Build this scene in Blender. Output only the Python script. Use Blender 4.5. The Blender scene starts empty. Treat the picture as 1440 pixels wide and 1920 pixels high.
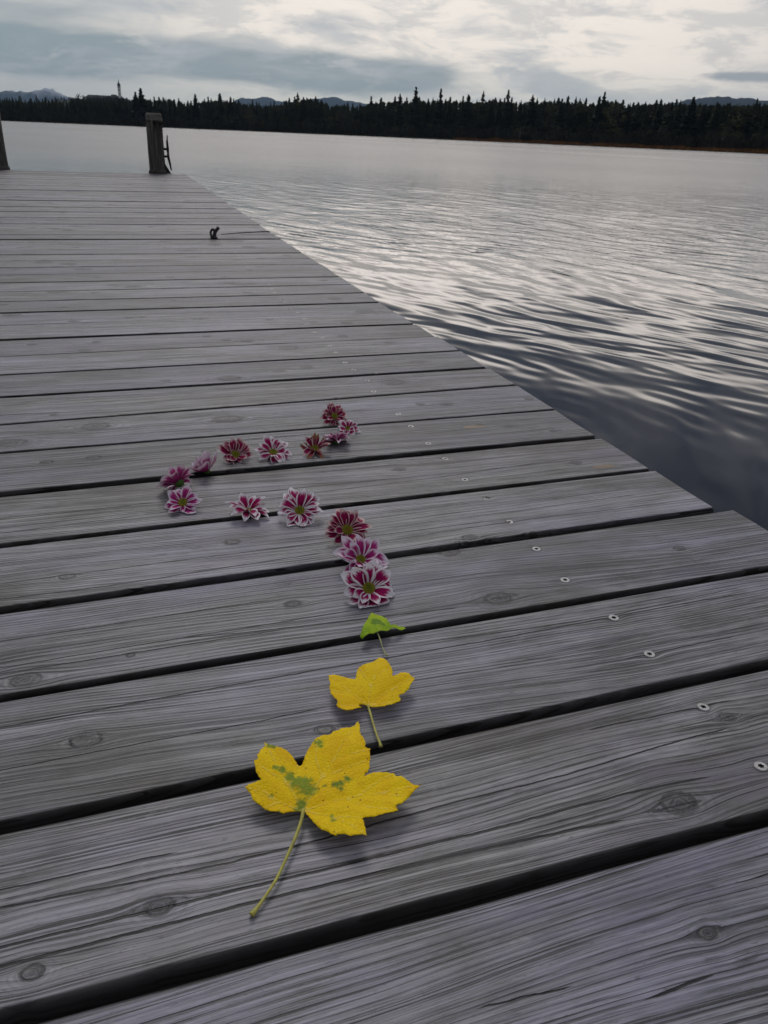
import bpy, bmesh, math, random
import numpy as np
from mathutils import Vector, Matrix, noise as mnoise
from mathutils.geometry import delaunay_2d_cdt
R = math.radians
rnd = random.Random(7)
scene = bpy.context.scene
COL = scene.collection

# ------------------------------------------------------------------ camera
F = 1480.0; CX, CY = 720.0, 960.0; CAMZ = 0.45           # metres above the deck
def hor(x): return 223.5 + .0417 * x
_a = np.array([195 - CX, hor(195) - CY])
_x = (720 * _a[0] - (223.5 - 960) * _a[1] - F * F) / (_a[0] + .0417 * _a[1])
AX = np.array([_x - CX, hor(_x) - CY, F]); AX /= np.linalg.norm(AX)
AY = np.array([_a[0], _a[1], F]); AY /= np.linalg.norm(AY)
AZ = np.cross(AX, AY)
def ray(px, py):
    d = np.array([px - CX, py - CY, F]); return np.array([d @ AX, d @ AY, d @ AZ])
def pt(px, py, z=0.0):
    d = ray(px, py); t = (z - CAMZ) / d[2]
    return Vector((d[0] * t, d[1] * t, z))
def azel(px, py):
    d = ray(px, py); return math.atan2(d[0], d[1]), math.atan2(d[2], math.hypot(d[0], d[1]))
cam_d = bpy.data.cameras.new("camera"); cam = bpy.data.objects.new("camera", cam_d)
COL.objects.link(cam); scene.camera = cam
right = Vector((AX[0], AY[0], AZ[0])); down = Vector((AX[1], AY[1], AZ[1])); fwd = Vector((AX[2], AY[2], AZ[2]))
m = Matrix.Identity(4)
for i in range(3):
    m[i][0] = right[i]; m[i][1] = -down[i]; m[i][2] = -fwd[i]
m[2][3] = CAMZ
cam.matrix_world = m
cam_d.sensor_fit = 'VERTICAL'; cam_d.sensor_height = 36; cam_d.sensor_width = 27
cam_d.lens = 36 * F / 1920
cam_d.clip_start = .02; cam_d.clip_end = 60000
cam_d.dof.use_dof = True; cam_d.dof.focus_distance = .8; cam_d.dof.aperture_fstop = 30
scene.render.resolution_x = 768; scene.render.resolution_y = 1024

# ------------------------------------------------------------------ node helper
class NT:
    def __init__(s, tree):
        s.t = tree; tree.nodes.clear()
    def new(s, typ, **kw):
        n = s.t.nodes.new(typ)
        for k, v in kw.items():
            if k == 'inp':
                for kk, vv in v.items(): s.set(n.inputs[kk], vv)
            else: setattr(n, k, v)
        return n
    def set(s, sock, v):
        if isinstance(v, bpy.types.NodeSocket): s.t.links.new(v, sock)
        elif isinstance(v, (tuple, list)) and len(v) == 3 and len(getattr(sock, 'default_value', [])) == 4:
            sock.default_value = (*v, 1)
        else: sock.default_value = v
    def m(s, op, a, b=0.0, c=0.0, clamp=False):
        n = s.new('ShaderNodeMath', operation=op); n.use_clamp = clamp
        s.set(n.inputs[0], a); s.set(n.inputs[1], b); s.set(n.inputs[2], c)
        return n.outputs[0]
    def add(s, a, b): return s.m('ADD', a, b)
    def sub(s, a, b): return s.m('SUBTRACT', a, b)
    def mul(s, a, b): return s.m('MULTIPLY', a, b)
    def ss(s, v, lo, hi, to0=0.0, to1=1.0):          # smoothstep
        n = s.new('ShaderNodeMapRange', interpolation_type='SMOOTHSTEP')
        s.set(n.inputs['Value'], v); s.set(n.inputs['From Min'], lo); s.set(n.inputs['From Max'], hi)
        s.set(n.inputs['To Min'], to0); s.set(n.inputs['To Max'], to1)
        return n.outputs['Result']
    def mix(s, f, a, b):
        n = s.new('ShaderNodeMix', data_type='RGBA')
        s.set(n.inputs[0], f); s.set(n.inputs[6], a); s.set(n.inputs[7], b)
        return n.outputs[2]
    def mixm(s, mode, f, a, b):
        n = s.new('ShaderNodeMix', data_type='RGBA', blend_type=mode)
        s.set(n.inputs[0], f); s.set(n.inputs[6], a); s.set(n.inputs[7], b)
        return n.outputs[2]
    def xyz(s, x, y, z=0.0):
        n = s.new('ShaderNodeCombineXYZ'); s.set(n.inputs[0], x); s.set(n.inputs[1], y); s.set(n.inputs[2], z)
        return n.outputs[0]
    def sep(s, v):
        n = s.new('ShaderNodeSeparateXYZ'); s.set(n.inputs[0], v); return n.outputs
    def noise(s, v, scale=1.0, detail=2.0, rough=.5, dist=0.0, dim='3D'):
        n = s.new('ShaderNodeTexNoise', noise_dimensions=dim)
        s.set(n.inputs['Vector'], v); s.set(n.inputs['Scale'], scale); s.set(n.inputs['Detail'], detail)
        s.set(n.inputs['Roughness'], rough); s.set(n.inputs['Distortion'], dist)
        return n.outputs['Fac']
    def attr(s, name):
        n = s.new('ShaderNodeAttribute', attribute_name=name); return n

# ------------------------------------------------------------------ world: broken overcast sky
world = bpy.data.worlds.new("World"); scene.world = world; world.use_nodes = True
w = NT(world.node_tree)
SUN_EL, SUN_AZ = R(44), R(8)
sky = w.new('ShaderNodeTexSky', sky_type='NISHITA'); sky.sun_disc = False
sky.sun_elevation = SUN_EL; sky.sun_rotation = SUN_AZ
tc = w.new('ShaderNodeTexCoord'); sx, sy, sz = w.sep(tc.outputs['Generated'])
az = w.mul(w.m('ARCTAN2', sx, sy), 57.29578)
el = w.mul(w.m('ARCSINE', sz), 57.29578)
def gau(a0, sa, e0, se):
    u = w.m('POWER', w.m('DIVIDE', w.sub(az, a0), sa), 2.0); v = w.m('POWER', w.m('DIVIDE', w.sub(el, e0), se), 2.0)
    return w.m('EXPONENT', w.mul(w.add(u, v), -1.0))
cv = w.xyz(w.mul(az, .055), w.mul(el, .27), 3.1)
n1 = w.noise(cv, 1.0, 7, .55, .35)
n2 = w.noise(w.xyz(w.mul(az, .16), w.mul(el, .55), 9.4), 1.0, 6, .6, .4)
n3 = w.noise(tc.outputs['Generated'], 2.6, 5, .55, .5)
pale = (.60, .615, .56); warm = (.95, .86, .765); blue = (.225, .285, .315); grey = (.48, .505, .52)
tilt = w.sub(el, w.mul(az, .02))
c = w.mix(w.ss(w.add(el, w.mul(w.sub(n1, .5), 2.0)), .8, 4.5), pale, warm)
# warm brightness centred right of the middle, greyer to the far left
c = w.mix(w.mul(w.ss(az, 12.0, -6.0), .85), c, (.43, .45, .445))
c = w.mix(w.mul(w.ss(az, 30.0, 46.0), .5), c, (.66, .61, .57))
d1 = w.add(gau(1.0, 13.0, 3.7, 1.25), w.mul(gau(18.0, 9.0, 3.6, .95), .95))
d1 = w.ss(w.add(d1, w.mul(w.sub(n1, .5), 3.4)), .15, .85)
c = w.mix(w.mul(d1, .92), c, blue)
d2 = w.add(w.mul(gau(28.0, 8.0, 3.2, 1.0), .75), w.mul(gau(-3.0, 10.0, 6.6, .5), .5))
d2 = w.ss(w.add(d2, w.mul(w.sub(n2, .5), 3.4)), .25, .95)
c = w.mix(w.mul(d2, .72), c, grey)
n4 = w.noise(w.xyz(w.mul(az, .17), w.mul(w.add(el, w.mul(az, .04)), .62), 2.2), 1.0, 9, .64, .45)
c = w.mix(w.mul(w.ss(n4, .47, .60), w.mul(w.ss(el, .3, 2.0), .42)), c, (.36, .39, .42))
c = w.mix(w.mul(w.ss(n4, .46, .30), w.mul(w.ss(el, .8, 2.5), .25)), c, (1.05, .97, .89))
d3 = w.ss(n2, .48, .68)
c = w.mix(w.mul(d3, w.mul(w.ss(el, .5, 2.5), .6)), c, (.46, .475, .50))
d4 = w.mul(gau(40.0, 4.5, 3.9, .35), 1.0)
c = w.mix(w.ss(w.add(d4, w.mul(w.sub(n2, .5), 1.6)), .4, 1.0), c, (.33, .35, .375))
# brightest cloud just above the frame, dark deck of cloud higher up
br = w.mul(w.ss(el, 7.6, 9.8), w.ss(el, 15.0, 11.5))
brz = w.m('EXPONENT', w.mul(w.m('POWER', w.m('DIVIDE', w.sub(az, 22.0), 30.0), 2.0), -1.0))
c = w.mix(w.mul(br, brz), c, (2.3, 2.08, 1.92))
hi = w.ss(w.add(el, w.mul(w.sub(n3, .5), 9.0)), 9.0, 17.5)
n5 = w.noise(tc.outputs['Generated'], 6.0, 5, .6, .6)
hic = w.mix(w.ss(n5, .35, .68), (.11, .13, .17), (.27, .28, .31))
c = w.mix(hi, c, hic)
zen = w.ss(w.add(el, w.mul(w.sub(n3, .5), 22.0)), 40.0, 68.0)
c = w.mix(zen, c, (.60, .595, .675))
back = w.mul(w.ss(w.m('ABSOLUTE', w.sub(az, 18.0)), 60.0, 130.0), w.ss(el, 60.0, 20.0))
c = w.mix(w.mul(back, .8), c, (.16, .17, .20))
c10 = w.mixm('MULTIPLY', 1.0, c, (10, 10, 10))
c10 = w.mix(.06, c10, sky.outputs[0])
bg = w.new('ShaderNodeBackground', inp={'Color': c10, 'Strength': .1})
wo = w.new('ShaderNodeOutputWorld', inp={'Surface': bg.outputs[0]})
sun_d = bpy.data.lights.new("sun", 'SUN'); sun_d.energy = .8; sun_d.angle = R(22); sun_d.color = (1, .95, .9)
sun = bpy.data.objects.new("sun", sun_d); COL.objects.link(sun)
sd = Vector((math.sin(SUN_AZ) * math.cos(SUN_EL), math.cos(SUN_AZ) * math.cos(SUN_EL), math.sin(SUN_EL)))
sun.rotation_euler = sd.to_track_quat('Z', 'Y').to_euler(); sun.location = (0, 0, 30)
scene.view_settings.view_transform = 'Standard'; scene.view_settings.look = 'None'
scene.view_settings.exposure = .10; scene.view_settings.gamma = 1

# ------------------------------------------------------------------ object helpers
def mesh_obj(name, verts, faces, mat=None, parent=None, smooth=False, loc=None):
    me = bpy.data.meshes.new(name); me.from_pydata([tuple(v) for v in verts], [], faces); me.update()
    if mat:
        for mm in (mat if isinstance(mat, (list, tuple)) else [mat]): me.materials.append(mm)
    if smooth: me.polygons.foreach_set('use_smooth', [True] * len(me.polygons))
    o = bpy.data.objects.new(name, me); COL.objects.link(o)
    if parent: o.parent = parent
    if loc is not None: o.location = loc
    return o
def grid_mesh(name, P, mat, parent=None, smooth=True):     # P: (n,m,3) array
    n, mm = P.shape[:2]
    me = bpy.data.meshes.new(name)
    idx = np.arange(n * mm).reshape(n, mm)
    q = np.stack([idx[:-1, :-1], idx[:-1, 1:], idx[1:, 1:], idx[1:, :-1]], -1).reshape(-1, 4)
    me.vertices.add(n * mm); me.vertices.foreach_set('co', P.reshape(-1).astype(np.float32))
    me.loops.add(len(q) * 4); me.loops.foreach_set('vertex_index', q.reshape(-1).astype(np.int32))
    me.polygons.add(len(q)); me.polygons.foreach_set('loop_start', np.arange(0, len(q) * 4, 4, dtype=np.int32))
    me.polygons.foreach_set('loop_total', np.full(len(q), 4, dtype=np.int32))
    me.update(calc_edges=True)
    if smooth: me.polygons.foreach_set('use_smooth', [True] * len(q))
    me.materials.append(mat)
    o = bpy.data.objects.new(name, me); COL.objects.link(o)
    if parent: o.parent = parent
    return o
def tag(o, label=None, cat=None, group=None, kind=None):
    if label: o['label'] = label
    if cat: o['category'] = cat
    if group: o['group'] = group
    if kind: o['kind'] = kind
    return o
def empty(name, loc=(0, 0, 0)):
    o = bpy.data.objects.new(name, None); COL.objects.link(o); o.location = loc; o.empty_display_size = .1
    return o
def set_attr(me, name, data, typ='FLOAT'):
    a = me.attributes.new(name, typ, 'POINT')
    a.data.foreach_set('value' if typ == 'FLOAT' else 'vector', np.asarray(data, dtype=np.float32).reshape(-1))
class MB:
    def __init__(s): s.v = []; s.f = []
    def box(s, x0, x1, y0, y1, z0, z1):
        b = len(s.v)
        s.v += [(x, y, z) for z in (z0, z1) for y in (y0, y1) for x in (x0, x1)]
        s.f += [tuple(b + i for i in q) for q in ((0, 2, 3, 1), (4, 5, 7, 6), (0, 1, 5, 4), (2, 6, 7, 3), (0, 4, 6, 2), (1, 3, 7, 5))]
    def tube(s, pts, rad, seg=8, cap=True):
        b = len(s.v); n = len(pts); pts = [Vector(p) for p in pts]
        for i, p in enumerate(pts):
            t = (pts[min(i + 1, n - 1)] - pts[max(i - 1, 0)]).normalized()
            u = t.cross(Vector((0, 0, 1)));
            if u.length < .05: u = t.cross(Vector((0, 1, 0)))
            u.normalize(); v = t.cross(u)
            r = rad[i] if isinstance(rad, (list, tuple)) else rad
            for k in range(seg):
                a = 2 * math.pi * k / seg
                s.v.append(tuple(p + u * (r * math.cos(a)) + v * (r * math.sin(a))))
        for i in range(n - 1):
            for k in range(seg):
                k2 = (k + 1) % seg
                s.f.append((b + i * seg + k, b + i * seg + k2, b + (i + 1) * seg + k2, b + (i + 1) * seg + k))
        if cap:
            s.f.append(tuple(b + k for k in range(seg))[::-1]); s.f.append(tuple(b + (n - 1) * seg + k for k in range(seg)))
    def build(s, name, mat, parent=None, smooth=False, loc=None):
        return mesh_obj(name, s.v, s.f, mat, parent, smooth, loc)
def simple_mat(name, col, rough=.8, spec=.3, metal=0.0, var=.0, vscale=10.0, bump=0.0, bscale=60.0):
    mt = bpy.data.materials.new(name); mt.use_nodes = True; n = NT(mt.node_tree)
    tcn = n.new('ShaderNodeTexCoord'); o = tcn.outputs['Object']
    cc = col
    if var:
        f = n.noise(o, vscale, 5, .6)
        cc = n.mix(n.ss(f, .3, .7), tuple(x * (1 - var) for x in col), tuple(min(1, x * (1 + var)) for x in col))
    p = n.new('ShaderNodeBsdfPrincipled', inp={'Base Color': cc, 'Roughness': rough, 'Specular IOR Level': spec, 'Metallic': metal})
    if bump:
        b = n.new('ShaderNodeBump', inp={'Height': n.noise(o, bscale, 5, .6), 'Strength': 1.0, 'Distance': bump})
        n.t.links.new(b.outputs[0], p.inputs['Normal'])
    n.new('ShaderNodeOutputMaterial', inp={'Surface': p.outputs[0]})
    return mt

# ------------------------------------------------------------------ materials
def wood_mat():
    mt = bpy.data.materials.new("weathered_wood"); mt.use_nodes = True; n = NT(mt.node_tree)
    tcn = n.new('ShaderNodeTexCoord'); ox, oy, oz = n.sep(tcn.outputs['Object'])
    pa = n.attr('pa'); warp, kds, seed = n.sep(pa.outputs['Vector']); kvx, kvy, _ = n.sep(n.attr('kv').outputs['Vector'])
    kd = n.m('MAXIMUM', n.m('SQRT', n.add(n.mul(kvx, kvx), n.mul(kvy, kvy))), n.mul(kds, n.m('GREATER_THAN', kds, 2.6)))
    cds = [n.attr('crd'), n.attr('crd2')]; cws = [n.attr('crw'), n.attr('crw2')]
    s17 = n.mul(seed, 17.3); s5 = n.mul(seed, 5.1)
    low = n.noise(n.xyz(n.add(n.mul(ox, 1.1), s17), n.mul(oy, 5.0), s5), 1.0, 2, .5)
    wob = n.noise(n.xyz(n.add(n.mul(ox, 9.0), s17), n.mul(oy, 24.0), s5), 1.0, 2, .5)
    ya = n.sub(oy, n.mul(oz, .6))
    v = n.add(n.add(ya, warp), n.add(n.mul(n.sub(low, .5), .085), n.mul(n.sub(wob, .5), .0035)))
    # growth rings
    period = n.add(.0047, n.mul(n.m('SINE', n.mul(s17, 3.7)), .0013))
    ph = n.add(n.m('DIVIDE', v, period), n.mul(n.noise(n.xyz(n.add(n.mul(ox, .35), s17), n.mul(v, 55.0), s5), 1.0, 3, .6), 1.5))
    fr = n.m('FRACT', n.add(ph, 100.0)); idx = n.m('FLOOR', n.add(ph, 100.0))
    ringd = n.mul(n.ss(fr, .35, .92), n.ss(fr, 1.0, .93))
    fine = n.noise(n.xyz(n.add(n.mul(ox, 7.0), s17), n.mul(v, 620.0), s5), 1.0, 3, .6)
    mid = n.noise(n.xyz(n.add(n.mul(ox, 2.2), s17), n.mul(v, 170.0), s5), 1.0, 3, .6)
    blot = n.noise(n.xyz(n.add(n.mul(ox, 3.0), s17), n.mul(oy, 9.0), s5), 1.0, 5, .62)
    blot2 = n.noise(n.xyz(n.add(n.mul(ox, 14.0), s5), n.mul(oy, 30.0), s17), 1.0, 5, .65)
    speck = n.noise(n.xyz(n.add(n.mul(ox, 130.0), s5), n.mul(oy, 420.0), s17), 1.0, 2, .5)
    lightc = n.mix(n.ss(blot, .35, .65), (.37, .37, .35), (.33, .322, .37))
    darkc = n.mix(n.ss(blot2, .35, .65), (.030, .031, .026), (.042, .040, .052))
    brk = n.noise(n.xyz(n.add(n.mul(ox, 5.0), s5), n.mul(v, 90.0), s17), 1.0, 3, .6)
    fib = n.noise(n.xyz(n.add(n.mul(ox, 38.0), s5), n.mul(v, 1100.0), s17), 1.0, 2, .6)
    ringd = n.mul(ringd, n.ss(brk, .26, .60))
    t = n.add(n.mul(n.ss(fine, .34, .66), .44), n.add(n.mul(n.ss(mid, .34, .66), .26), n.mul(n.ss(fib, .3, .7), .24)))
    t = n.sub(n.add(t, .22), n.mul(ringd, .52))
    t = n.add(t, n.mul(n.sub(blot2, .5), 1.0))
    t = n.sub(n.add(t, n.mul(n.sub(blot, .5), 1.0)), .06)
    t = n.m('MINIMUM', n.m('MAXIMUM', t, 0.0), 1.25)
    c = n.mix(t, darkc, lightc)
    c = n.mix(n.mul(n.ss(fine, .42, .33), .72), c, (.022, .021, .020))
    c = n.mix(n.mul(n.ss(fib, .38, .26), .45), c, (.03, .03, .03))
    # worn pale patches and greenish dirt
    c = n.mix(n.mul(n.ss(n.noise(n.xyz(n.add(n.mul(ox, 24.0), s5), n.mul(oy, 60.0), s17), 1.0, 4, .7), .62, .8), .35), c, (.52, .515, .52))
    c = n.mix(n.mul(n.ss(n.noise(n.xyz(n.add(n.mul(ox, 2.6), s5), n.mul(oy, 8.0), 8.0), 1.0, 4, .6), .50, .66), .50), c, (.060, .056, .040))
    c = n.mix(n.mul(n.ss(n.noise(n.xyz(n.add(n.mul(ox, 4.5), s17), n.mul(oy, 12.0), 3.0), 1.0, 5, .65), .56, .68), .45), c, (.155, .14, .20))
    c = n.mix(n.mul(n.ss(n.noise(n.xyz(n.add(n.mul(ox, 10.0), s17), n.mul(oy, 40.0), 6.0), 1.0, 5, .7), .60, .72), .7), c, (.035, .033, .030))
    pl = n.add(.90, n.mul(n.m('SINE', n.mul(s17, 9.1)), .18))
    hue = n.mul(n.m('SINE', n.mul(s17, 4.3)), .035)
    c = n.mixm('MULTIPLY', 1.0, c, n.xyz(n.mul(pl, n.add(1.0, n.mul(hue, .3))), pl, n.mul(pl, n.sub(1.0, hue))))
    c = n.mix(n.mul(n.ss(speck, .66, .74), .45), c, (.05, .05, .05))
    # random checks following the rings
    wn = n.new('ShaderNodeTexWhiteNoise', noise_dimensions='2D'); n.set(wn.inputs['Vector'], n.xyz(idx, seed, 0.0))
    pick = n.m('GREATER_THAN', wn.outputs['Value'], .62)
    along = n.noise(n.xyz(n.add(n.mul(ox, 2.4), n.mul(idx, 3.7)), s17, 0.0), 1.0, 2, .5)
    cwid = n.mul(n.ss(along, .44, .66), .19)
    chk = n.mul(pick, n.m('LESS_THAN', n.m('ABSOLUTE', n.sub(fr, .5)), cwid))
    # modelled long cracks: signed distances (three per plank)
    d = [q for a_ in cds for q in n.sep(a_.outputs['Vector'])]; ww = [q for a_ in cws for q in n.sep(a_.outputs['Vector'])]; crk = None
    jag = n.mul(n.sub(n.noise(n.xyz(n.add(n.mul(ox, 60.0), s5), n.mul(oy, 30.0), s17), 1.0, 3, .6), .5), .0024)
    for i in range(6):
        q = n.ss(n.m('ABSOLUTE', n.add(d[i], jag)), n.add(ww[i], .0004), n.sub(ww[i], .0002))
        crk = q if crk is None else n.m('MAXIMUM', crk, q)
    # knots
    kn = n.noise(n.xyz(n.mul(ox, 150.0), n.mul(oy, 190.0), s5), 1.0, 3, .6)
    kd = n.add(kd, n.mul(n.sub(kn, .5), n.ss(kd, 3.0, .6, 0.0, .75)))
    kin = n.ss(kd, 1.05, .8); krim = n.mul(n.ss(kd, 1.45, 1.1), n.ss(kd, .75, 1.0))
    kring = n.m('SINE', n.mul(n.add(kd, n.mul(n.sub(blot2, .5), .8)), 17.0))
    kc = n.mix(n.ss(kring, -.4, .9), (.030, .028, .028), (.105, .10, .105))
    kc = n.mix(n.ss(kd, .5, .15), kc, (.02, .018, .018))
    c = n.mix(n.mul(kin, n.ss(kn, .3, .6, .55, .95)), c, kc)
    c = n.mix(n.mul(krim, n.ss(blot2, .38, .55, .25, .9)), c, (.035, .033, .03))
    halo = n.mul(n.ss(kd, 4.0, 1.3), .28)
    c = n.mix(n.mul(halo, n.ss(n.m('SINE', n.mul(kd, 9.0)), -.3, .8)), c, (.07, .068, .07))
    tan = n.attr('tan').outputs['Fac']
    c = n.mix(n.mul(n.ss(n.add(tan, n.mul(n.sub(fine, .5), .5)), .45, .6), .75), c, (.30, .19, .09))
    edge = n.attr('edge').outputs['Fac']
    c = n.mix(n.mul(n.ss(n.add(edge, n.mul(n.sub(blot2, .5), .7)), .45, .85), .85), c, (.020, .019, .015))  # gap shade put into the colour of plank sides; screw pits darkened too
    dark = n.m('MAXIMUM', n.mul(chk, .92), crk)
    c = n.mix(dark, c, (.010, .009, .009))
    h = n.add(n.add(n.mul(fine, .35), n.mul(mid, .3)), n.mul(ringd, -.45))
    h = n.sub(n.sub(h, n.mul(dark, 2.6)), n.mul(krim, .5))
    h = n.add(h, n.mul(n.noise(n.xyz(n.mul(ox, 120.0), n.mul(oy, 300.0), s5), 1.0, 3, .6), .35))
    b = n.new('ShaderNodeBump', inp={'Height': h, 'Strength': n.ss(edge, .95, .5), 'Distance': .0011})
    p = n.new('ShaderNodeBsdfPrincipled', inp={'Base Color': c, 'Roughness': n.add(.42, n.mul(n.ss(blot2, .3, .7), .10)), 'Specular IOR Level': n.ss(edge, .95, .5, .05, .46), 'Normal': b.outputs[0]})
    n.new('ShaderNodeOutputMaterial', inp={'Surface': p.outputs[0]})
    return mt
M_wood = wood_mat()
M_beam = simple_mat("dark_wet_timber", (.07, .06, .05), .8, .3, var=.4, vscale=12, bump=.002)
M_steel = simple_mat("screw_steel", (.46, .45, .43), .55, .4, .5, var=.25, vscale=500, bump=.0002, bscale=900)
M_black = simple_mat("black_iron", (.012, .012, .013), .5, .5, .3, var=.3, vscale=60, bump=.0006, bscale=200)

# ------------------------------------------------------------------ water
def water_mat():
    mt = bpy.data.materials.new("lake_water"); mt.use_nodes = True; n = NT(mt.node_tree)
    g = n.new('ShaderNodeNewGeometry'); px, py, pz = n.sep(g.outputs['Position'])
    dist = n.m('SQRT', n.add(n.mul(px, px), n.mul(py, py)))
    ca, sa = math.cos(R(-18)), math.sin(R(-18))
    u = n.add(n.mul(px, ca), n.mul(py, -sa)); v = n.add(n.mul(px, sa), n.mul(py, ca))
    f1 = n.noise(n.xyz(n.mul(u, 9.0), n.mul(v, 3.4)), 1.0, 3, .55, .3)
    f2 = n.noise(n.xyz(n.mul(u, 1.3), n.mul(v, .55)), 1.0, 4, .6, .4)
    f3 = n.noise(n.xyz(n.mul(px, .02), n.mul(py, .006)), 1.0, 4, .6, .4)
    near = n.ss(dist, 3.5, 9.0)
    h = n.add(n.mul(f1, n.mul(.010, near)), n.mul(f2, n.mul(.05, n.ss(dist, 10.0, 40.0))))
    f4 = n.noise(n.xyz(n.mul(px, .45), n.mul(py, .09)), 1.0, 5, .65, .5)
    h = n.add(h, n.mul(f4, n.mul(.16, n.ss(dist, 18.0, 90.0))))
    b = n.new('ShaderNodeBump', inp={'Height': h, 'Strength': 1.0, 'Distance': 1.0})
    rough = n.add(n.ss(dist, 4.0, 34.0, .03, .25), n.mul(n.mul(n.sub(f3, .5), .30), n.ss(dist, 15.0, 60.0)))
    col = n.mix(n.ss(n.noise(n.xyz(n.mul(px, .6), n.mul(py, .4)), 1.0, 3, .5), .3, .7), (.010, .012, .018), (.018, .018, .024))
    p = n.new('ShaderNodeBsdfPrincipled', inp={'Base Color': col, 'Roughness': rough, 'IOR': 1.333, 'Normal': b.outputs[0]})
    n.new('ShaderNodeOutputMaterial', inp={'Surface': p.outputs[0]})
    return mt
WZ = -.35
def build_water():
    rs = [.6]
    while rs[-1] < 30: rs.append(rs[-1] * 1.0042)
    while rs[-1] < 900: rs.append(rs[-1] * 1.04)
    r = np.array(rs)
    th = np.concatenate([np.linspace(R(-180), R(-14), 40)[:-1], np.linspace(R(-14), R(66), 620)[:-1], np.linspace(R(66), R(180), 36)])
    rr, tt = np.meshgrid(r, th, indexing='ij')
    x = rr * np.sin(tt); y = rr * np.cos(tt); z = np.zeros_like(x)
    rg = np.random.RandomState(4)
    cell = np.maximum(rr * .0042, rr * .0023)
    cell = np.where(rr > 30, rr * .05, cell)
    # gentle slow warp of the phase so that the crests are broken
    wx = .20 * np.sin(x * .9 + 1.1) * np.cos(y * .7) + .2 * np.sin(y * 1.7 + x * .6)
    wy = .20 * np.cos(x * .8 - .5) * np.sin(y * .6 + 2) + .2 * np.cos(x * 1.9 - y * .5)
    for i in range(90):
        lam = .075 * (.75 / .075) ** (rg.rand() ** 1.2)
        ang = R(72) + rg.normal() * R(17)          # travel direction, measured from +y towards +x
        k = 2 * math.pi / lam
        slope = .0078 * min(1.0, (.38 / lam) ** .9)
        amp = slope / k
        fade = np.clip((lam / cell - 3) / 5, 0, 1)
        fade = fade * np.clip((34 - rr) / 22, 0, 1)
        env = .5 + .9 * (np.sin(x * rg.uniform(.3, 1.1) + rg.uniform(0, 6)) * np.sin(y * rg.uniform(.2, .8) + rg.uniform(0, 6)) * .5 + .5)
        # calmer strip of water close beside the jetty
        calm = .45 + .55 * np.clip((rr - 2.2) / 2.6, 0, 1) if lam < .45 else .6 + .4 * np.clip((rr - 2.2) / 2.6, 0, 1)
        z += amp * fade * env * calm * np.sin(k * ((x + wx) * math.sin(ang) + (y + wy) * math.cos(ang)) + rg.uniform(0, 6.28))
    P = np.stack([x, y, z + WZ], -1)
    o = grid_mesh("water", P, water_mat()); return tag(o, kind='structure')
build_water()

# ------------------------------------------------------------------ land beyond the lake
def shore_d(a):                       # a = azimuth in radians
    dg = math.degrees(a)
    pts = [(-180, 600), (-60, 620), (-12, 575), (0, 545), (12, 500), (25, 440), (42, 350), (60, 300), (120, 420), (180, 600)]
    for (a0, d0), (a1, d1) in zip(pts, pts[1:]):
        if a0 <= dg <= a1:
            t = (dg - a0) / (a1 - a0); base = d0 + (d1 - d0) * t; break
    else: base = 600
    return base + 5 * math.sin(dg * 1.9) + 3 * math.sin(dg * 4.7 + 1) + 1.2 * math.sin(dg * 13)
def ground_z(dd):                     # height above the deck as a function of distance behind the shore
    return WZ - .25 + 1.0 * min(1, dd / 6) + 1.5 * min(1, max(0, dd - 6) / 80)
M_ground = simple_mat("shore_ground", (.045, .042, .025), .95, .1, var=.4, vscale=.05)
ths = list(np.linspace(-180, -15, 60)[:-1]) + list(np.linspace(-15, 60, 300)[:-1]) + list(np.linspace(60, 180, 50))
offs = [-12, -2, 0, 2, 6, 20, 60, 120, 300, 800, 2500, 8300]
P = np.zeros((len(offs), len(ths), 3))
for i, o_ in enumerate(offs):
    for j, t_ in enumerate(ths):
        a = R(t_); d_ = shore_d(a) + o_
        if o_ >= 2500: d_ = 500 + o_
        zz = ground_z(max(o_, 0)) if o_ >= 0 else WZ - .25 - .2 * min(6, -o_)
        P[i, j] = (d_ * math.sin(a), d_ * math.cos(a), zz)
tag(grid_mesh("ground", P, M_ground), kind='structure')

# hill of the church
M_hill = simple_mat("wooded_hill", (.03, .035, .018), .95, .1, var=.5, vscale=.08)
def dir_of(a, d): return (d * math.sin(a), d * math.cos(a))
ha, hd = azel(195, 200)[0], 1500.0
N = 60; P = np.zeros((N, N, 3))
hx, hy = dir_of(ha, hd)
for i in range(N):
    for j in range(N):
        u = (i / (N - 1) - .5) * 2; v_ = (j / (N - 1) - .5) * 2
        x = hx + u * 260; y = hy + v_ * 260
        r2 = math.hypot(u, v_)
        z = 34 * max(0, math.cos(min(1, r2) * math.pi / 2)) ** 1.1 - 1 + 3 * mnoise.noise((x * .02, y * .02, 0)) * (1 - min(1, r2))
        P[i, j] = (x, y, z)
tag(grid_mesh("hill", P, M_hill), kind='structure')

# distant mountains
def ridge(name, prof, dist, depth, mat, rough, seed, zlow=-20):
    pts = [(azel(px, py)) for px, py in prof]
    a0, a1 = pts[0][0], pts[-1][0]; n = 160; mrow = 26
    P = np.zeros((mrow, n, 3))
    for j in range(n):
        a = a0 + (a1 - a0) * j / (n - 1)
        e = np.interp(a, [p[0] for p in pts], [p[1] for p in pts])
        hgt = dist * math.tan(e)
        for i in range(mrow):
            t = i / (mrow - 1); s_ = 1 - abs(t - .5) * 2
            dd = dist + (t - .5) * depth
            k = mnoise.fractal((a * 60 + seed, t * 5, seed), .8, 2.0, 5)
            z = zlow + (hgt - zlow) * (s_ ** 1.15) * (1 + .35 * k * (1 - s_)) + rough * k * s_ * .5
            P[i, j] = (dd * math.sin(a), dd * math.cos(a), z)
    return tag(grid_mesh(name, P, mat, smooth=False), kind='structure')
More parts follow.
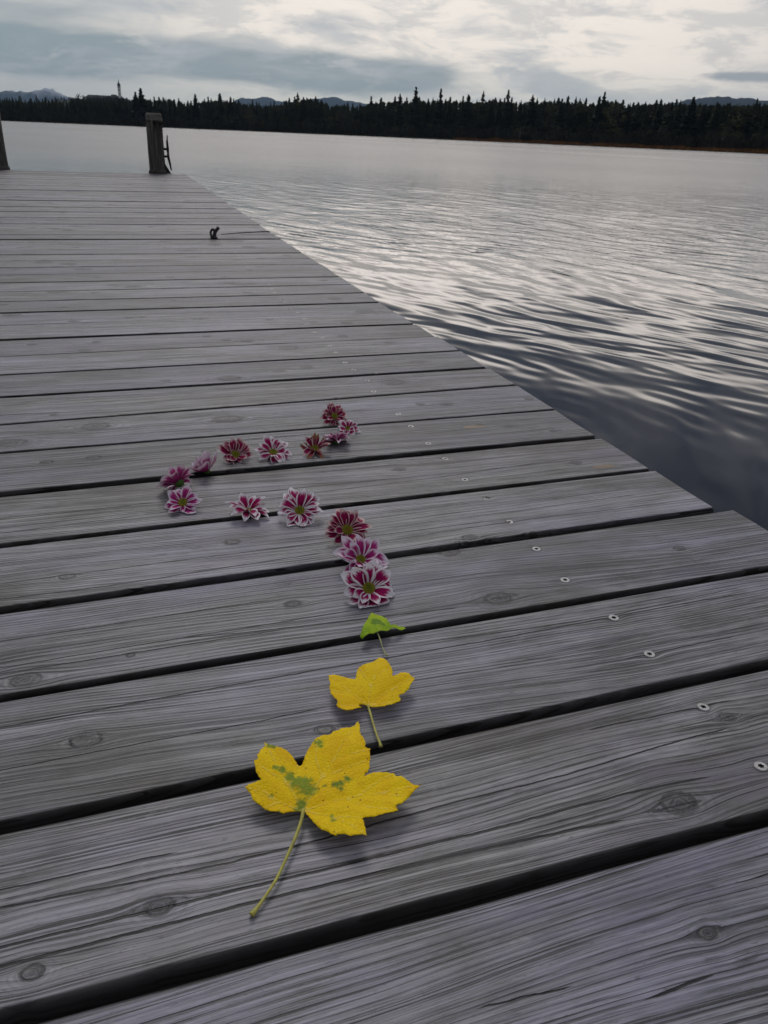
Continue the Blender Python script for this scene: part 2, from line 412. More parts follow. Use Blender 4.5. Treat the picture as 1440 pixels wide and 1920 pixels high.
def mountain_mat(snow):
    mt = bpy.data.materials.new("mountain_side"); mt.use_nodes = True; n = NT(mt.node_tree)
    g = n.new('ShaderNodeNewGeometry'); pz = n.sep(g.outputs['Position'])[2]
    nn = n.noise(g.outputs['Position'], .004, 6, .65)
    c = n.mix(n.ss(nn, .35, .65), (.025, .035, .04), (.045, .055, .06))
    if snow: c = n.mix(n.ss(n.add(pz, n.mul(n.sub(nn, .5), 200.0)), snow - 30, snow + 40), c, (.55, .57, .6))
    p = n.new('ShaderNodeBsdfPrincipled', inp={'Base Color': c, 'Roughness': .95, 'Specular IOR Level': .1})
    n.new('ShaderNodeOutputMaterial', inp={'Surface': p.outputs[0]}); return mt
M_mt = mountain_mat(0); M_mts = mountain_mat(215)
ridge("mountains", [(-500, 190), (-300, 172), (-150, 184), (-40, 174), (0, 173), (14, 168), (22, 165), (30, 168), (38, 166), (50, 171), (60, 170), (68, 165), (76, 167), (84, 161), (92, 165), (99, 164), (106, 171), (112, 174), (135, 186), (200, 205), (260, 228)], 8300, 1000, M_mts, 40, 3)
ridge("mountains", [(380, 235), (430, 190), (455, 182), (500, 181), (525, 187), (560, 189), (590, 183), (622, 180), (655, 185), (690, 194), (740, 215), (800, 255)], 7600, 1200, M_mt, 25, 8)
ridge("mountains", [(1150, 275), (1230, 196), (1265, 188), (1300, 185), (1335, 180), (1368, 177), (1392, 180), (1425, 186), (1480, 185), (1560, 200), (1700, 230), (1900, 320)], 4800, 1200, M_mt, 25, 12)

# church on the hill
M_plaster = simple_mat("pale_plaster", (.85, .83, .76), .9, .2, var=.15, vscale=.3)
M_darkroof = simple_mat("dark_roof", (.02, .016, .014), .8, .3, var=.3, vscale=.5)
M_darkwall = simple_mat("shaded_wall", (.03, .027, .02), .9, .2, var=.3, vscale=.2)  # nave and choir darkened to a silhouette in their base colour
M_glass = simple_mat("dark_window", (.02, .02, .025), .2, .5)
def at_px(px, py, d):
    a, e = azel(px, py); return Vector((d * math.sin(a), d * math.cos(a), d * math.tan(e) + CAMZ))
def church():
    D = 1480.0
    base = at_px(205, 184, D)
    r = empty("church", (base.x, base.y, base.z - 15)); a = azel(205, 184)[0]; r.rotation_euler.z = -a
    tag(r, "pilgrimage church with slim white tower on the wooded hill at left", "church")
    s = D / 1480 * .93                      # metres per pixel at this distance
    b = MB(); b.box(-38 * s, 6 * s, -6, 6, 0, 14); b.build("nave", M_darkwall, r)
    b = MB(); L0, L1 = -40 * s, 7 * s
    b.v += [(L0, -7, 14), (L1, -7, 14), (L1, 7, 14), (L0, 7, 14), (L0 + 6, 0, 18.5), (L1, 0, 18.5)]
    b.f += [(0, 1, 5, 4), (2, 3, 4, 5), (0, 4, 3), (1, 2, 5), (0, 3, 2, 1)]
    b.build("roof", M_darkroof, r)
    b = MB(); b.box(2 * s, 14 * s, -5, 5, 0, 16); b.build("choir", M_darkwall, r)
    b = MB(); L0, L1 = 1 * s, 15 * s
    b.v += [(L0, -6, 16), (L1, -6, 16), (L1, 6, 16), (L0, 6, 16), (L0 + 3, 0, 20.5), (L1 - 3, 0, 20.5)]
    b.f += [(0, 1, 5, 4), (2, 3, 4, 5), (0, 4, 3), (1, 2, 5), (0, 3, 2, 1)]
    b.build("choir_roof", M_darkroof, r)
    tx = 17.5 * s
    b = MB(); b.box(tx - 2.3, tx + 2.3, -2.3, 2.3, 0, 33); tw = b.build("tower", M_plaster, r)
    for yy in (-2.36,):
        for zz in (20, 26):
            b = MB(); b.box(tx - .5, tx + .5, yy, yy + .05, zz, zz + 2.4); b.build("window", M_glass, tw)
    prof = [(2.7, 31), (2.9, 31.6), (2.3, 32.6), (2.6, 34), (2.2, 35.6), (1.1, 37), (.6, 38.2), (.8, 39), (.35, 40), (.12, 43)]
    v = []; f = []
    for rad, z in prof:
        for k in range(12): v.append((tx + rad * math.cos(k * math.pi / 6), rad * math.sin(k * math.pi / 6), z))
    for i in range(len(prof) - 1):
        for k in range(12): k2 = (k + 1) % 12; f.append((i * 12 + k, i * 12 + k2, i * 12 + 12 + k2, i * 12 + 12 + k))
    mesh_obj("onion_spire", v, f, M_darkroof, r)
    for i in range(6):
        b = MB(); xx = -34 * s + i * 6.2 * s; b.box(xx, xx + 1.6, -6.06, -6.0, 5, 10); b.build("window", M_glass, r)
church()

# ------------------------------------------------------------------ trees
def foliage_mat(name, c0, c1):
    mt = bpy.data.materials.new(name); mt.use_nodes = True; n = NT(mt.node_tree)
    tcn = n.new('ShaderNodeTexCoord'); oi = n.new('ShaderNodeObjectInfo')
    f = n.noise(tcn.outputs['Object'], .6, 4, .6)
    c = n.mix(n.ss(n.add(f, n.mul(n.sub(oi.outputs['Random'], .5), .25)), .3, .7), c0, c1)
    p = n.new('ShaderNodeBsdfPrincipled', inp={'Base Color': c, 'Roughness': .85, 'Specular IOR Level': .15})
    n.new('ShaderNodeOutputMaterial', inp={'Surface': p.outputs[0]}); return mt
M_spruce = foliage_mat("spruce_needles", (.018, .023, .009), (.040, .046, .018))
M_leafg = foliage_mat("broadleaf_foliage", (.035, .038, .014), (.085, .080, .030))
M_bark = simple_mat("tree_bark", (.06, .05, .04), .9, .1, var=.4, vscale=1.0)
M_birch = simple_mat("pale_birch_bark", (.22, .21, .19), .9, .1, var=.4, vscale=1.0)
def conifer_data(seed, lean=.17, dens=1.0, bare=.0, low=False):
    r = random.Random(seed); v = []; f = []
    H_ = 1.0; z = .10 + bare
    dz = .045 if not low else .075
    while z < .985:
        rad = lean * 1.1 * (1 - z) ** .66 * r.uniform(.75, 1.15) + .006
        if bare and r.random() < .25 and z > .5: rad *= .45
        nb = (r.randint(8, 11) if not low else 6) if z < .8 else 6
        a0 = r.random() * 6.28
        for k in range(nb):
            if r.random() > dens: continue
            a = a0 + k * 6.283 / nb + r.uniform(-.25, .25); L = rad * r.uniform(.7, 1.2)
            ca, sa = math.cos(a), math.sin(a); w_ = L * r.uniform(.28, .45) + .006
            zz = z + r.uniform(-.012, .012); droop = L * r.uniform(.15, .5)
            b = len(v)
            v += [(0, 0, zz + .012), (ca * L * .55 - sa * w_, sa * L * .55 + ca * w_, zz - droop * .5 - .01),
                  (ca * L, sa * L, zz - droop + r.uniform(0, .02)), (ca * L * .55 + sa * w_, sa * L * .55 - ca * w_, zz - droop * .5 - .01),
                  (ca * L * .5, sa * L * .5, zz - droop * .5 - .035)]
            f += [(b, b + 1, b + 2), (b, b + 2, b + 3), (b, b + 4, b + 2), (b, b + 1, b + 4)]
        z += dz * r.uniform(.7, 1.25) * (1 - .45 * z)
    b = len(v); v += [(.008, 0, .95), (-.004, .007, .95), (-.004, -.007, .95), (0, 0, 1.0)]
    f += [(b, b + 1, b + 3), (b + 1, b + 2, b + 3), (b + 2, b, b + 3)]
    return v, f
def trunk_data(h=.95, r0=.011):
    v = []; f = []
    for i, (z, r_) in enumerate([(-.02, r0 * 1.3), (.05, r0), (.5, r0 * .6), (h, r0 * .12)]):
        for k in range(7): v.append((r_ * math.cos(k * .8976), r_ * math.sin(k * .8976), z))
    for i in range(3):
        for k in range(7): k2 = (k + 1) % 7; f.append((i * 7 + k, i * 7 + k2, i * 7 + 7 + k2, i * 7 + 7 + k))
    return v, f
def broad_data(seed, n=420):
    r = random.Random(seed); v = []; f = []
    clumps = []
    for i in range(r.randint(11, 15)):
        a = r.random() * 6.28; q = r.random() ** .6; z = r.uniform(.28, .9)
        rr = .27 * math.sqrt(max(.05, 1 - ((z - .55) / .45) ** 2)) * q
        clumps.append((rr * math.cos(a), rr * math.sin(a), z, r.uniform(.07, .13)))
    for i in range(n):
        cx, cy, cz, cr = r.choice(clumps)
        d = Vector((r.gauss(0, 1), r.gauss(0, 1), r.gauss(0, 1))).normalized() * cr * r.uniform(.5, 1.15)
        p = Vector((cx, cy, cz)) + d
        s = r.uniform(.012, .028); u = Vector((r.gauss(0, 1), r.gauss(0, 1), r.gauss(0, 1))).normalized(); t = u.cross(d).normalized()
        b = len(v); v += [tuple(p - u * s), tuple(p + t * s * .8), tuple(p + u * s), tuple(p - t * s * .8)]; f.append((b, b + 1, b + 2, b + 3))
    limbs = MB(); limbs.tube([(0, 0, -.02), (.004, 0, .2), (0, .005, .45), (.004, 0, .75)], [.016, .012, .009, .003], 7)
    for cx, cy, cz, cr in clumps[:7]:
        limbs.tube([(0, 0, max(.18, cz - .22)), (cx * .5, cy * .5, cz - .08), (cx, cy, cz)], [.006, .004, .002], 5)
    return v, f, limbs
def mk_mesh(name, v, f, mat):
    me = bpy.data.meshes.new(name); me.from_pydata(v, [], f); me.update(); me.materials.append(mat); return me
con_crowns = [mk_mesh("spruce_crown", *conifer_data(s, l, d, b), M_spruce) for s, l, d, b in
              [(1, .17, 1, 0), (2, .15, .95, 0), (3, .19, 1, 0), (4, .13, .9, .02), (5, .16, .95, .0), (6, .10, .75, .12), (7, .12, .8, .1)]]
con_trunk = mk_mesh("spruce_trunk", *trunk_data(), M_bark)
br_crowns = []; br_trunks = []
for s in (11, 12, 13, 14):
    v, f, lm = broad_data(s); br_crowns.append(mk_mesh("broadleaf_crown", v, f, M_leafg))
    br_trunks.append(mk_mesh("broadleaf_trunk", lm.v, lm.f, M_bark))
birch_trunk = mk_mesh("birch_trunk", lm.v, lm.f, M_birch)
def tree(kind, pos, h, label, group, wide=1.0, var=None, birch=False):
    r = empty("spruce_tree" if kind == 'c' else "broadleaf_tree", pos)
    r.rotation_euler = (rnd.uniform(-.02, .02), rnd.uniform(-.02, .02), rnd.random() * 6.28)
    r.scale = (h * wide, h * wide, h)
    tag(r, label, "spruce" if kind == 'c' else "tree", group)
    if kind == 'c':
        i = rnd.choice([0, 1, 2, 3, 4]) if var is None else var
        me, tr = con_crowns[i], con_trunk
    else:
        i = rnd.randrange(4); me, tr = br_crowns[i], (birch_trunk if birch else br_trunks[i])
    o = bpy.data.objects.new("crown", me); o.parent = r; COL.objects.link(o)
    o = bpy.data.objects.new("trunk", tr); o.parent = r; COL.objects.link(o)
    return r
TOP = [(-60, 186), (0, 184), (60, 186), (100, 187), (125, 187), (138, 184), (150, 182.5), (225, 183.5), (238, 187), (248, 182), (272, 182), (290, 184), (320, 182), (345, 188), (370, 187), (400, 184),
       (440, 186), (468, 193), (500, 194), (525, 192), (535, 184), (570, 181), (600, 185), (625, 192), (660, 195), (685, 194), (720, 190), (745, 188), (800, 187), (850, 188),
       (900, 190), (925, 184), (960, 190), (1000, 190), (1040, 188), (1065, 190), (1100, 190), (1120, 198), (1135, 188), (1165, 190), (1172, 202), (1190, 194), (1230, 192), (1280, 194), (1340, 196), (1400, 196), (1440, 195), (1520, 196), (1600, 200)]
def top_at(px): return float(np.interp(px, [p[0] for p in TOP], [p[1] for p in TOP])) - (4.0 if px > 690 else 1.0)
def tip_tree(kind, px, py, off, label, group=None, **k):
    a, e = azel(px, py); d = shore_d(a) + off
    zb = ground_z(off) - .1; h = d * math.tan(e) + CAMZ - zb
    return tree(kind, (d * math.sin(a), d * math.cos(a), zb), h, label, group, **k)
G1 = "spruces making up the forest wall on the far shore"
special = [(780, 161, 6, "tallest thin spire-topped spruce in the forest right of the photo's middle"),
           (828, 165, 5, "tall spruce with a sparse top just right of the tallest spire-topped spruce"),
           (955, 167, 5, "lone tall narrow spruce sticking up right of the tight clump of rounder spruces"),
           (264, 164, 2, "right and taller of the twin spruces beside the church tower"),
           (253, 171, 0, "left and shorter of the twin spruces beside the church tower"),
           (365, 175, 1, "pointed dark spruce standing clear between two low stretches of forest left of centre"),
           (412, 174, 2, "pointed spruce rising left of the gap with the blue hills"),
           (752, 174, 3, "slanting-topped spruce just left of the tallest spire-topped spruce"),
           (879, 177, 4, "short spiky spruce between the two tallest lone spruces at right"),
           (1000, 176, 3, "spruce tip right of the lone tall narrow spruce"),
           (1302, 180, 0, "bushy-tipped spruce standing before the dark blue hill at far right"),
           (593, 179, 3, "spruce tip on the low rise in front of the central blue hills")]
for px, py, vv, lb in special: tip_tree('c', px, py, 12, lb, var=[0, 1, 2, 3, 4, 5, 6][vv], wide=1.5)
px = -40.0; cnt = 0
while px < 1500:
    tp = top_at(px); jit = 12 * mnoise.noise((px * .035, 0, 4)) + 9 * mnoise.noise((px * .11, 3, 4)) + rnd.uniform(-3, 5)
    if 700 < px < 1200 and rnd.random() < .3: jit -= rnd.uniform(3, 9)
    if 130 < px < 236: jit = abs(jit) * .4 - .5
    if 5 < px < 120: jit = max(-2, jit)
    if 300 < px and rnd.random() < .14:
        tip_tree('b', px, tp + abs(jit) * .6 + 1, rnd.choice([14, 20]), 'round-crowned dark tree rising among the spruces of the far shore', 'round-crowned trees among the far spruces', wide=rnd.uniform(.8, 1.1)); px += 5; continue
    tip_tree('c', px, tp + jit, rnd.choice([14, 20, 26, 34]), "dark spruce in the unbroken forest wall on the far shore", G1, wide=rnd.uniform(.9, 1.35))
    px += rnd.uniform(5.0, 9.5) * (1 if px > 250 else .9); cnt += 1
tip_tree('b', 150, 174, 30, "round dark tree on the hill left of the church roof", wide=1.0)
G2 = "low broadleaf trees in front of the spruces on the far shore"
px = 380.0
while px < 1480:
    base = hor(px)
    hh = rnd.uniform(22, 46) * (.55 + .45 * px / 1440)
    tip_tree('b', px, base - hh, rnd.uniform(3, 9), "low olive broadleaf tree at the water's edge before the spruces", G2, wide=rnd.uniform(1.1, 1.6), birch=rnd.random() < .3)
    px += rnd.uniform(12, 26)
# forest mass behind, and hill wood
def mass(name, pts, seeds, mat):
    V = []; Fc = []
    base = [np.array(conifer_data(s, .19, 1, 0, True)[0]) for s in seeds]; fa = [conifer_data(s, .19, 1, 0, True)[1] for s in seeds]
    nv = 0
    for x, y, z, h, wd in pts:
        i = rnd.randrange(len(seeds)); a = rnd.random() * 6.28; b = base[i]
        q = np.empty_like(b); q[:, 0] = (b[:, 0] * math.cos(a) - b[:, 1] * math.sin(a)) * h * wd + x
        q[:, 1] = (b[:, 0] * math.sin(a) + b[:, 1] * math.cos(a)) * h * wd + y; q[:, 2] = b[:, 2] * h + z
        V.append(q); Fc += [tuple(k + nv for k in t) for t in fa[i]]; nv += len(b)
    V = np.concatenate(V)
    return mesh_obj(name, V.tolist(), Fc, mat)
pts = []
for i in range(1500):
    px = rnd.uniform(-120, 1600); off = rnd.uniform(16, 110); a, e = azel(px, top_at(px) + abs(rnd.gauss(0, 4)) + 3)
    d = shore_d(a) + off; zb = ground_z(off); pts.append((d * math.sin(a), d * math.cos(a), zb, d * math.tan(e) + CAMZ - zb, rnd.uniform(1.0, 1.5)))
for dg in range(-70, 76):             # woods continuing outside the photograph
    if -9 < dg < 44: continue
    for k in range(5):
        a = R(dg + rnd.random()); off = rnd.uniform(10, 60); d = shore_d(a) + off
        pts.append((d * math.sin(a), d * math.cos(a), ground_z(off), rnd.uniform(15, 24), rnd.uniform(1.0, 1.5)))
tag(mass("forest", pts, [31, 32, 33], M_spruce), "dense dark spruce forest filling the far shore behind the front trees", "forest", kind='stuff')
pts = []
for i in range(260):
    u = rnd.uniform(-1, 1); v_ = rnd.uniform(-1, .35)
    r2 = math.hypot(u, v_)
    if r2 > .95: continue
    x = hx + u * 260; y = hy + v_ * 260; z = 34 * math.cos(r2 * math.pi / 2) ** 1.1 - 2
    hmax = 11 if abs(u) < .35 else 15
    pts.append((x, y, z, rnd.uniform(6, hmax), 1.9))
for i in range(150):
    q = at_px(rnd.uniform(132, 238), rnd.uniform(181.5, 188), 1405); h_ = rnd.uniform(12, 17); pts.append((q.x, q.y, q.z - h_, h_, 1.9))
tag(mass("hill_wood", pts, [34, 35], M_spruce), "dark wood covering the hill below the church", "wood", kind='stuff')
# undergrowth and reeds on the shore
def scatter(name, mat, n, px0, px1, o0, o1, h0, h1, wq, label, cat, seed, power=1):
    r = random.Random(seed); v = []; f = []
    for i in range(n):
        px = r.uniform(px0, px1); a = azel(px, hor(px))[0]; off = r.uniform(o0, o1); d = shore_d(a) + off
        x, y = dir_of(a, d); z = ground_z(max(off, 0)) if off > 0 else WZ
        clump = .5 + .5 * mnoise.noise((px * .035, off * .3, seed)); h = r.uniform(h0, h1) * (.35 + 1.1 * clump)
        b = len(v); w_ = r.uniform(.5, 1) * wq; t = r.random() * 3.14; dx, dy = math.cos(t) * w_, math.sin(t) * w_
        z0 = z + (r.random() ** 1.5) * h * .7 if power > 1 else z - .1
        v += [(x - dx, y - dy, z0), (x + dx, y + dy, z0), (x + dx * .4 + r.uniform(-.3, .3), y + r.uniform(-.3, .3), z0 + h * (.45 if power > 1 else 1))]
        f.append((b, b + 1, b + 2))
    return tag(mesh_obj(name, v, f, mat), label, cat, kind='stuff')
M_bush = foliage_mat("shore_bush_foliage", (.022, .022, .012), (.045, .040, .022))
M_reed = foliage_mat("autumn_reeds", (.16, .075, .018), (.50, .22, .04))
M_rust = foliage_mat("rusty_shrub_foliage", (.040, .022, .015), (.085, .045, .028))
scatter("undergrowth", M_bush, 26000, -90, 1560, 1.5, 12, 2.0, 6.5, .6, "tangled dark undergrowth along the foot of the forest", "undergrowth", 3, 2)
scatter("rusty_shrubs", M_rust, 5000, 880, 1560, -1, 4, .8, 3.0, .35, "rusty brown shrubs behind the reed belt on the right shore", "shrubs", 5, 2)
scatter("reeds", M_reed, 14000, 850, 1560, -5, 0, .9, 1.9, .14, "orange brown reed belt along the water at right", "reeds", 6)
scatter("pale_reeds", simple_mat("pale_reed_straw", (.16, .13, .09), .9, .1, var=.4, vscale=.3), 2500, -60, 860, -2, 1, .2, .8, .12, "thin pale straw line of reeds at the foot of the left forest", "reeds", 7)

# ------------------------------------------------------------------ jetty
S = CAMZ
def gl(x0, y0, x1, y1):               # gap line through two points seen on the deck: (y at x=-.135, slope)
    p = pt(x0, y0); q = pt(x1, y1); s = (q.y - p.y) / (q.x - p.x); return p.y + (-.135 - p.x) * s, s
gaps = [gl(0, 1918, 1440, 1533), gl(0, 1551, 1440, 1245), gl(0, 1308, 1440, 1066), gl(0, 1143, 1345, 955), gl(0, 1022, 1220, 880), gl(0, 928, 1118, 820), gl(0, 851, 1020, 770),
        gl(0, 797, 965, 722), gl(0, 745, 905, 690)]
print('GAPS', [(round(a, 4), round(b, 4)) for a, b in gaps])
pitch = .3345 * S
gaps = [(gaps[0][0] - pitch, gaps[0][1] - .004)] + gaps
gaps = [(gaps[0][0] - pitch, gaps[0][1] - .004)] + gaps
gaps = [(gaps[0][0] - pitch, gaps[0][1] - .004)] + gaps
END_Y = 20.4 * S
while gaps[-1][0] < END_Y - .1:
    k = len(gaps); gaps.append((gaps[-1][0] + pitch * rnd.uniform(.985, 1.015), max(.012, .033 - (k - 12) * .0005)))
EDGE = [(-.5, 1.75), (.8, 1.745), (1.2, 1.74), (1.45, 1.735), (1.7, 1.695), (1.9, 1.675), (2.44, 1.660), (3.14, 1.660), (4.75, 1.625), (9.03, 1.605), (21, 1.70)]
def edge_x(y): return float(np.interp(y / S, [e[0] for e in EDGE], [e[1] for e in EDGE])) * S
XL = -2.9 * S
jetty = empty("jetty", (0, 0, 0))
tag(jetty, "weathered grey plank jetty running out over the lake", "jetty")
# knots (pixel in the photograph, width in pixels, strength)
KN = [(155, 1388, 46), (45, 1272, 44), (297, 1702, 40), (610, 1367, 30), (1276, 1507, 56), (937, 1120, 46), (435, 1015, 24), (550, 1130, 26), (123, 1080, 24), (244, 1226, 13),
      (426, 786, 44), (178, 800, 42), (15, 832, 46), (175, 860, 22), (738, 716, 38), (837, 758, 22), (540, 653, 30), (882, 1008, 26), (750, 880, 22), (430, 710, 36), (330, 577, 22),
      (375, 597, 26), (845, 1033, 34), (1327, 1752, 28), (1365, 1345, 26), (60, 1825, 30), (685, 583, 30), (290, 625, 16), (180, 640, 12), (60, 645, 14), (265, 690, 14), (1275, 1028, 20),
      (953, 800, 16), (900, 798, 14), (120, 430, 18), (60, 428, 14), (320, 520, 12), (180, 520, 12), (420, 520, 12), (505, 600, 12), (1080, 868, 18), (700, 1500, 20), (1000, 1000, 14)]
knots = []
for px, py, wd in KN:
    p = pt(px, py); d = (p - Vector((0, 0, CAMZ))).length; knots.append((p.x, p.y, wd / 2 * d / F * .74))
# tan bare-wood scars (x, y, half length, half width)
tans = []
for px, py, lx in [(889, 801, 26), (1132, 874, 28)]:
    p = pt(px, py); tans.append((p.x, p.y, lx / F * p.length, .006))
SCR = [(1427, 1436), (1319, 1325), (1218, 1225), (1151, 1157), (1060, 1085), (1006, 1027), (955, 977), (912, 932), (872, 898), (835, 859), (803, 832), (770, 800), (747, 776)]
scr = [pt(*q) for q in SCR]
# long cracks: polylines in photo pixels, width in mm
CR = [([(0, 1702), (440, 1621), (820, 1512), (1120, 1440), (1270, 1385), (1440, 1350)], .9), ([(0, 1778), (440, 1671), (720, 1604), (1020, 1532), (1230, 1470), (1415, 1444)], 1.2),
      ([(0, 1815), (440, 1700), (720, 1634), (1000, 1570), (1260, 1520)], 1.3), ([(1020, 1385), (1220, 1345), (1305, 1327), (1440, 1297)], .9), ([(0, 1670), (165, 1635), (320, 1600), (450, 1572)], .6),
      ([(0, 1365), (400, 1290), (740, 1230), (983, 1189), (1140, 1157), (1440, 1104)], 1.0), ([(740, 1210), (1080, 1167), (1440, 1090)], .5), ([(1100, 1250), (1200, 1228), (1233, 1223), (1440, 1179)], .8),
      ([(0, 1445), (300, 1385), (560, 1340), (700, 1300)], .45), ([(1095, 1915), (1270, 1860), (1320, 1840), (1440, 1785)], 1.1), ([(760, 1930), (1010, 1860), (1200, 1830)], .5),
      ([(240, 1202), (400, 1190), (560, 1173), (780, 1146), (930, 1130)], .7), ([(0, 1122), (200, 1100), (400, 1066), (532, 1048), (664, 1027)], .8), ([(740, 1010), (1000, 972), (1300, 938)], .6),
      ([(0, 975), (350, 935), (720, 900)], .7), ([(0, 1000), (400, 948), (800, 898), (1130, 850)], .6), ([(110, 772), (162, 771)], 2.2), ([(330, 702), (400, 700)], 2.4), ([(0, 880), (300, 862), (640, 832)], .6)]
cracks = []
for pl_, wd in CR:
    w_ = [pt(*q) for q in pl_]; cracks.append(([p.x for p in w_], [p.y for p in w_], wd / 1000 * .65))
def screw_mesh():
    v = []; f = []; n = 24; Ro = .0054
    def ringv(rf, z):
        b = len(v)
        for k in range(n):
            a = 2 * math.pi * k / n; v.append((rf(k) * math.cos(a), rf(k) * math.sin(a), z))
        return b
    star = lambda k: .0034 if k % 4 == 0 else (.0023 if k % 4 == 2 else .0028)
    star0 = star; star = lambda k: star0(k) * .82
    rings = [ringv(lambda k: Ro, -.0015), ringv(lambda k: Ro, .0003), ringv(lambda k: Ro * .93, .0008), ringv(lambda k: star(k) * 1.05, .0008), ringv(lambda k: star(k), .0006), ringv(lambda k: star(k) * .85, -.0022)]
    for a_, b_ in zip(rings, rings[1:]):
        for k in range(n): k2 = (k + 1) % n; f.append((a_ + k, a_ + k2, b_ + k2, b_ + k))
    nrim = len(f)
    f.append(tuple(rings[-1] + k for k in range(n)))
    me = bpy.data.meshes.new("screw"); me.from_pydata(v, [], f); me.update(); me.materials.append(M_steel); me.materials.append(M_black)
    for p in me.polygons:
        if p.index >= n * 4: p.material_index = 1  # star recess made black, the shade inside it put into the material
    return me
SCREW = screw_mesh(); nscrew = 0
for k in range(len(gaps) - 1):
    (y0l, s0), (y1l, s1) = gaps[k], gaps[k + 1]
    near = 1 <= k <= 16
    gap = .0098 if k <= 3 else .0080 if k <= 6 else rnd.uniform(.0045, .0075)
    yc = (y0l + y1l) / 2; xr = edge_x(yc) + rnd.uniform(-.002, .002)
    xr_end = xr + (.0 if k % 5 else .003)
    zoff = rnd.uniform(-.0012, .0012); th = .040
    if near: xs = np.unique(np.concatenate([np.linspace(XL, -.45, 12), np.arange(-.45, xr_end, .0045), [xr_end]])); ny = 37
    else: xs = np.append(np.arange(XL, xr_end, .014), xr_end); ny = 17
    vv = np.linspace(0, 1, ny)
    # cross-section: bottom front, front side, rounded edge, top, rounded edge, back side
    X_ = []; Y_ = []; Z_ = []; E_ = []
    bev = .0035
    prof = [(0, -th), (0, -th * .5), (0, -bev * 1.6), (.0008, -bev * .7), (.0022, -bev * .2)]
    rows = []
    for o_, z in prof: rows.append(('f', o_, z))
    for t in vv: rows.append(('t', t, 0))
    for o_, z in prof[::-1]: rows.append(('b', o_, z))
    P = np.zeros((len(rows), len(xs), 3)); edge = np.zeros((len(rows), len(xs)))
    ya = y0l + s0 * (xs + .135) + gap / 2; yb = y1l + s1 * (xs + .135) - gap / 2
    if k == len(gaps) - 2: yb = np.maximum(yb, END_Y + 0 * xs)
    wav = np.array([mnoise.noise((x * 9, k * 3.1, 0)) for x in xs]) * .0009; wav2 = np.array([mnoise.noise((x * 9, k * 3.1, 5)) for x in xs]) * .0009
    chip = np.array([max(0, mnoise.noise((x * 26, k * 5.3, 2)) - .36) for x in xs]) * .006
    ya = ya + wav + chip * .6; yb = yb + wav2
    cup = rnd.uniform(-.0012, .0012)
    for i, (ty, o_, z) in enumerate(rows):
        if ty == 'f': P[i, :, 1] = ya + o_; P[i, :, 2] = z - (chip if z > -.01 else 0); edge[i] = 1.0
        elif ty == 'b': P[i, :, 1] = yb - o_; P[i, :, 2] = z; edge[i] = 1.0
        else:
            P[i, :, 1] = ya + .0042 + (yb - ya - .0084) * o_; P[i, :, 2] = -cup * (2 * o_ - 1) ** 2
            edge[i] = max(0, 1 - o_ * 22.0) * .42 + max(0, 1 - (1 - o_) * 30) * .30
        P[i, :, 0] = xs
        P[i, :, 2] += zoff + .0005 * np.sin(xs * 3 + k)
    gx, gy = P[..., 0], P[..., 1]; top = np.array([r_[0] == 't' for r_ in rows])[:, None]
    warp = np.zeros_like(gx); kd = np.full_like(gx, 9.0); kvx = np.full_like(gx, 9.0); kvy = np.zeros_like(gx); tn = np.zeros_like(gx)
    kl = [q for q in knots if ya.min() - .02 < q[1] < yb.max() + .02]
    if k > 12 or k < 2:
        for _ in range(rnd.randint(1, 4)):
            kl.append((rnd.uniform(XL, xr), rnd.uniform(y0l + .02, y1l - .02), rnd.uniform(.006, .014) if near else .018))
    else:
        kl.append((rnd.uniform(XL, -.5), rnd.uniform(y0l + .02, y1l - .02), .012))
    for _ in range(rnd.randint(3, 6) if k >= 8 else 0): kl.append((rnd.uniform(-.9, xr), rnd.uniform(y0l + .015, y1l - .015), rnd.uniform(.003, .0065) * (1 + k * .03)))
    for kx, ky, kr in kl:
        dx = gx - kx; dy = gy - ky
        warp -= np.tanh(dy / (.45 * kr)) * kr * 1.0 * np.exp(-(dx / (3.2 * kr)) ** 2) * np.exp(-np.abs(dy) / (2.6 * kr))
        nd = np.sqrt((dx / 1.35) ** 2 + dy ** 2) / kr; mk = nd < kd; kd = np.where(mk, nd, kd); kvx = np.where(mk, dx / 1.35 / kr, kvx); kvy = np.where(mk, dy / kr, kvy)
    for tx, ty, lx, ly in tans:
        tn = np.maximum(tn, np.exp(-((gx - tx) / lx) ** 4 - ((gy - ty) / ly) ** 2))
    cd = np.full(gx.shape + (6,), 1.0); cw = np.zeros(gx.shape + (6,)); ci = 0
    ymid = float(np.interp(.3, xs, (ya + yb) / 2))
    for cx_, cy_, cwid in cracks:
        mid_x = (cx_[0] + cx_[-1]) / 2; mid_y = float(np.interp(mid_x, cx_, cy_))
        lo = float(np.interp(mid_x, xs, ya)); hi_ = float(np.interp(mid_x, xs, yb))
        if lo < mid_y < hi_ and ci < 6:
            yy = np.interp(gx, cx_, cy_)
            x0c, x1c = min(cx_), max(cx_)
            # smooth the kinks, clamp the ends
            sm = sum(np.interp(gx + o2, cx_, cy_) for o2 in (-.06, -.03, 0, .03, .06)) / 5
            cd[..., ci] = gy - sm
            fade = np.clip(np.minimum(gx - x0c + (.4 if x0c < -.1 else 0), x1c - gx) / .05, 0, 1)
            cw[..., ci] = cwid * fade - (1 - fade) * .004; ci += 1
    while ci < 4 and near:
        t0 = rnd.uniform(.12, .88); sl = rnd.uniform(-.012, .012); x0c = rnd.uniform(-.5, .5); x1c = x0c + rnd.uniform(.3, .9)
        cd[..., ci] = gy - (ya + (yb - ya) * t0)[None, :] - sl * (gx - x0c)
        fade = np.clip(np.minimum(gx - x0c, x1c - gx) / .12, 0, 1); cw[..., ci] = .0004 * fade - (1 - fade) * .004; ci += 1
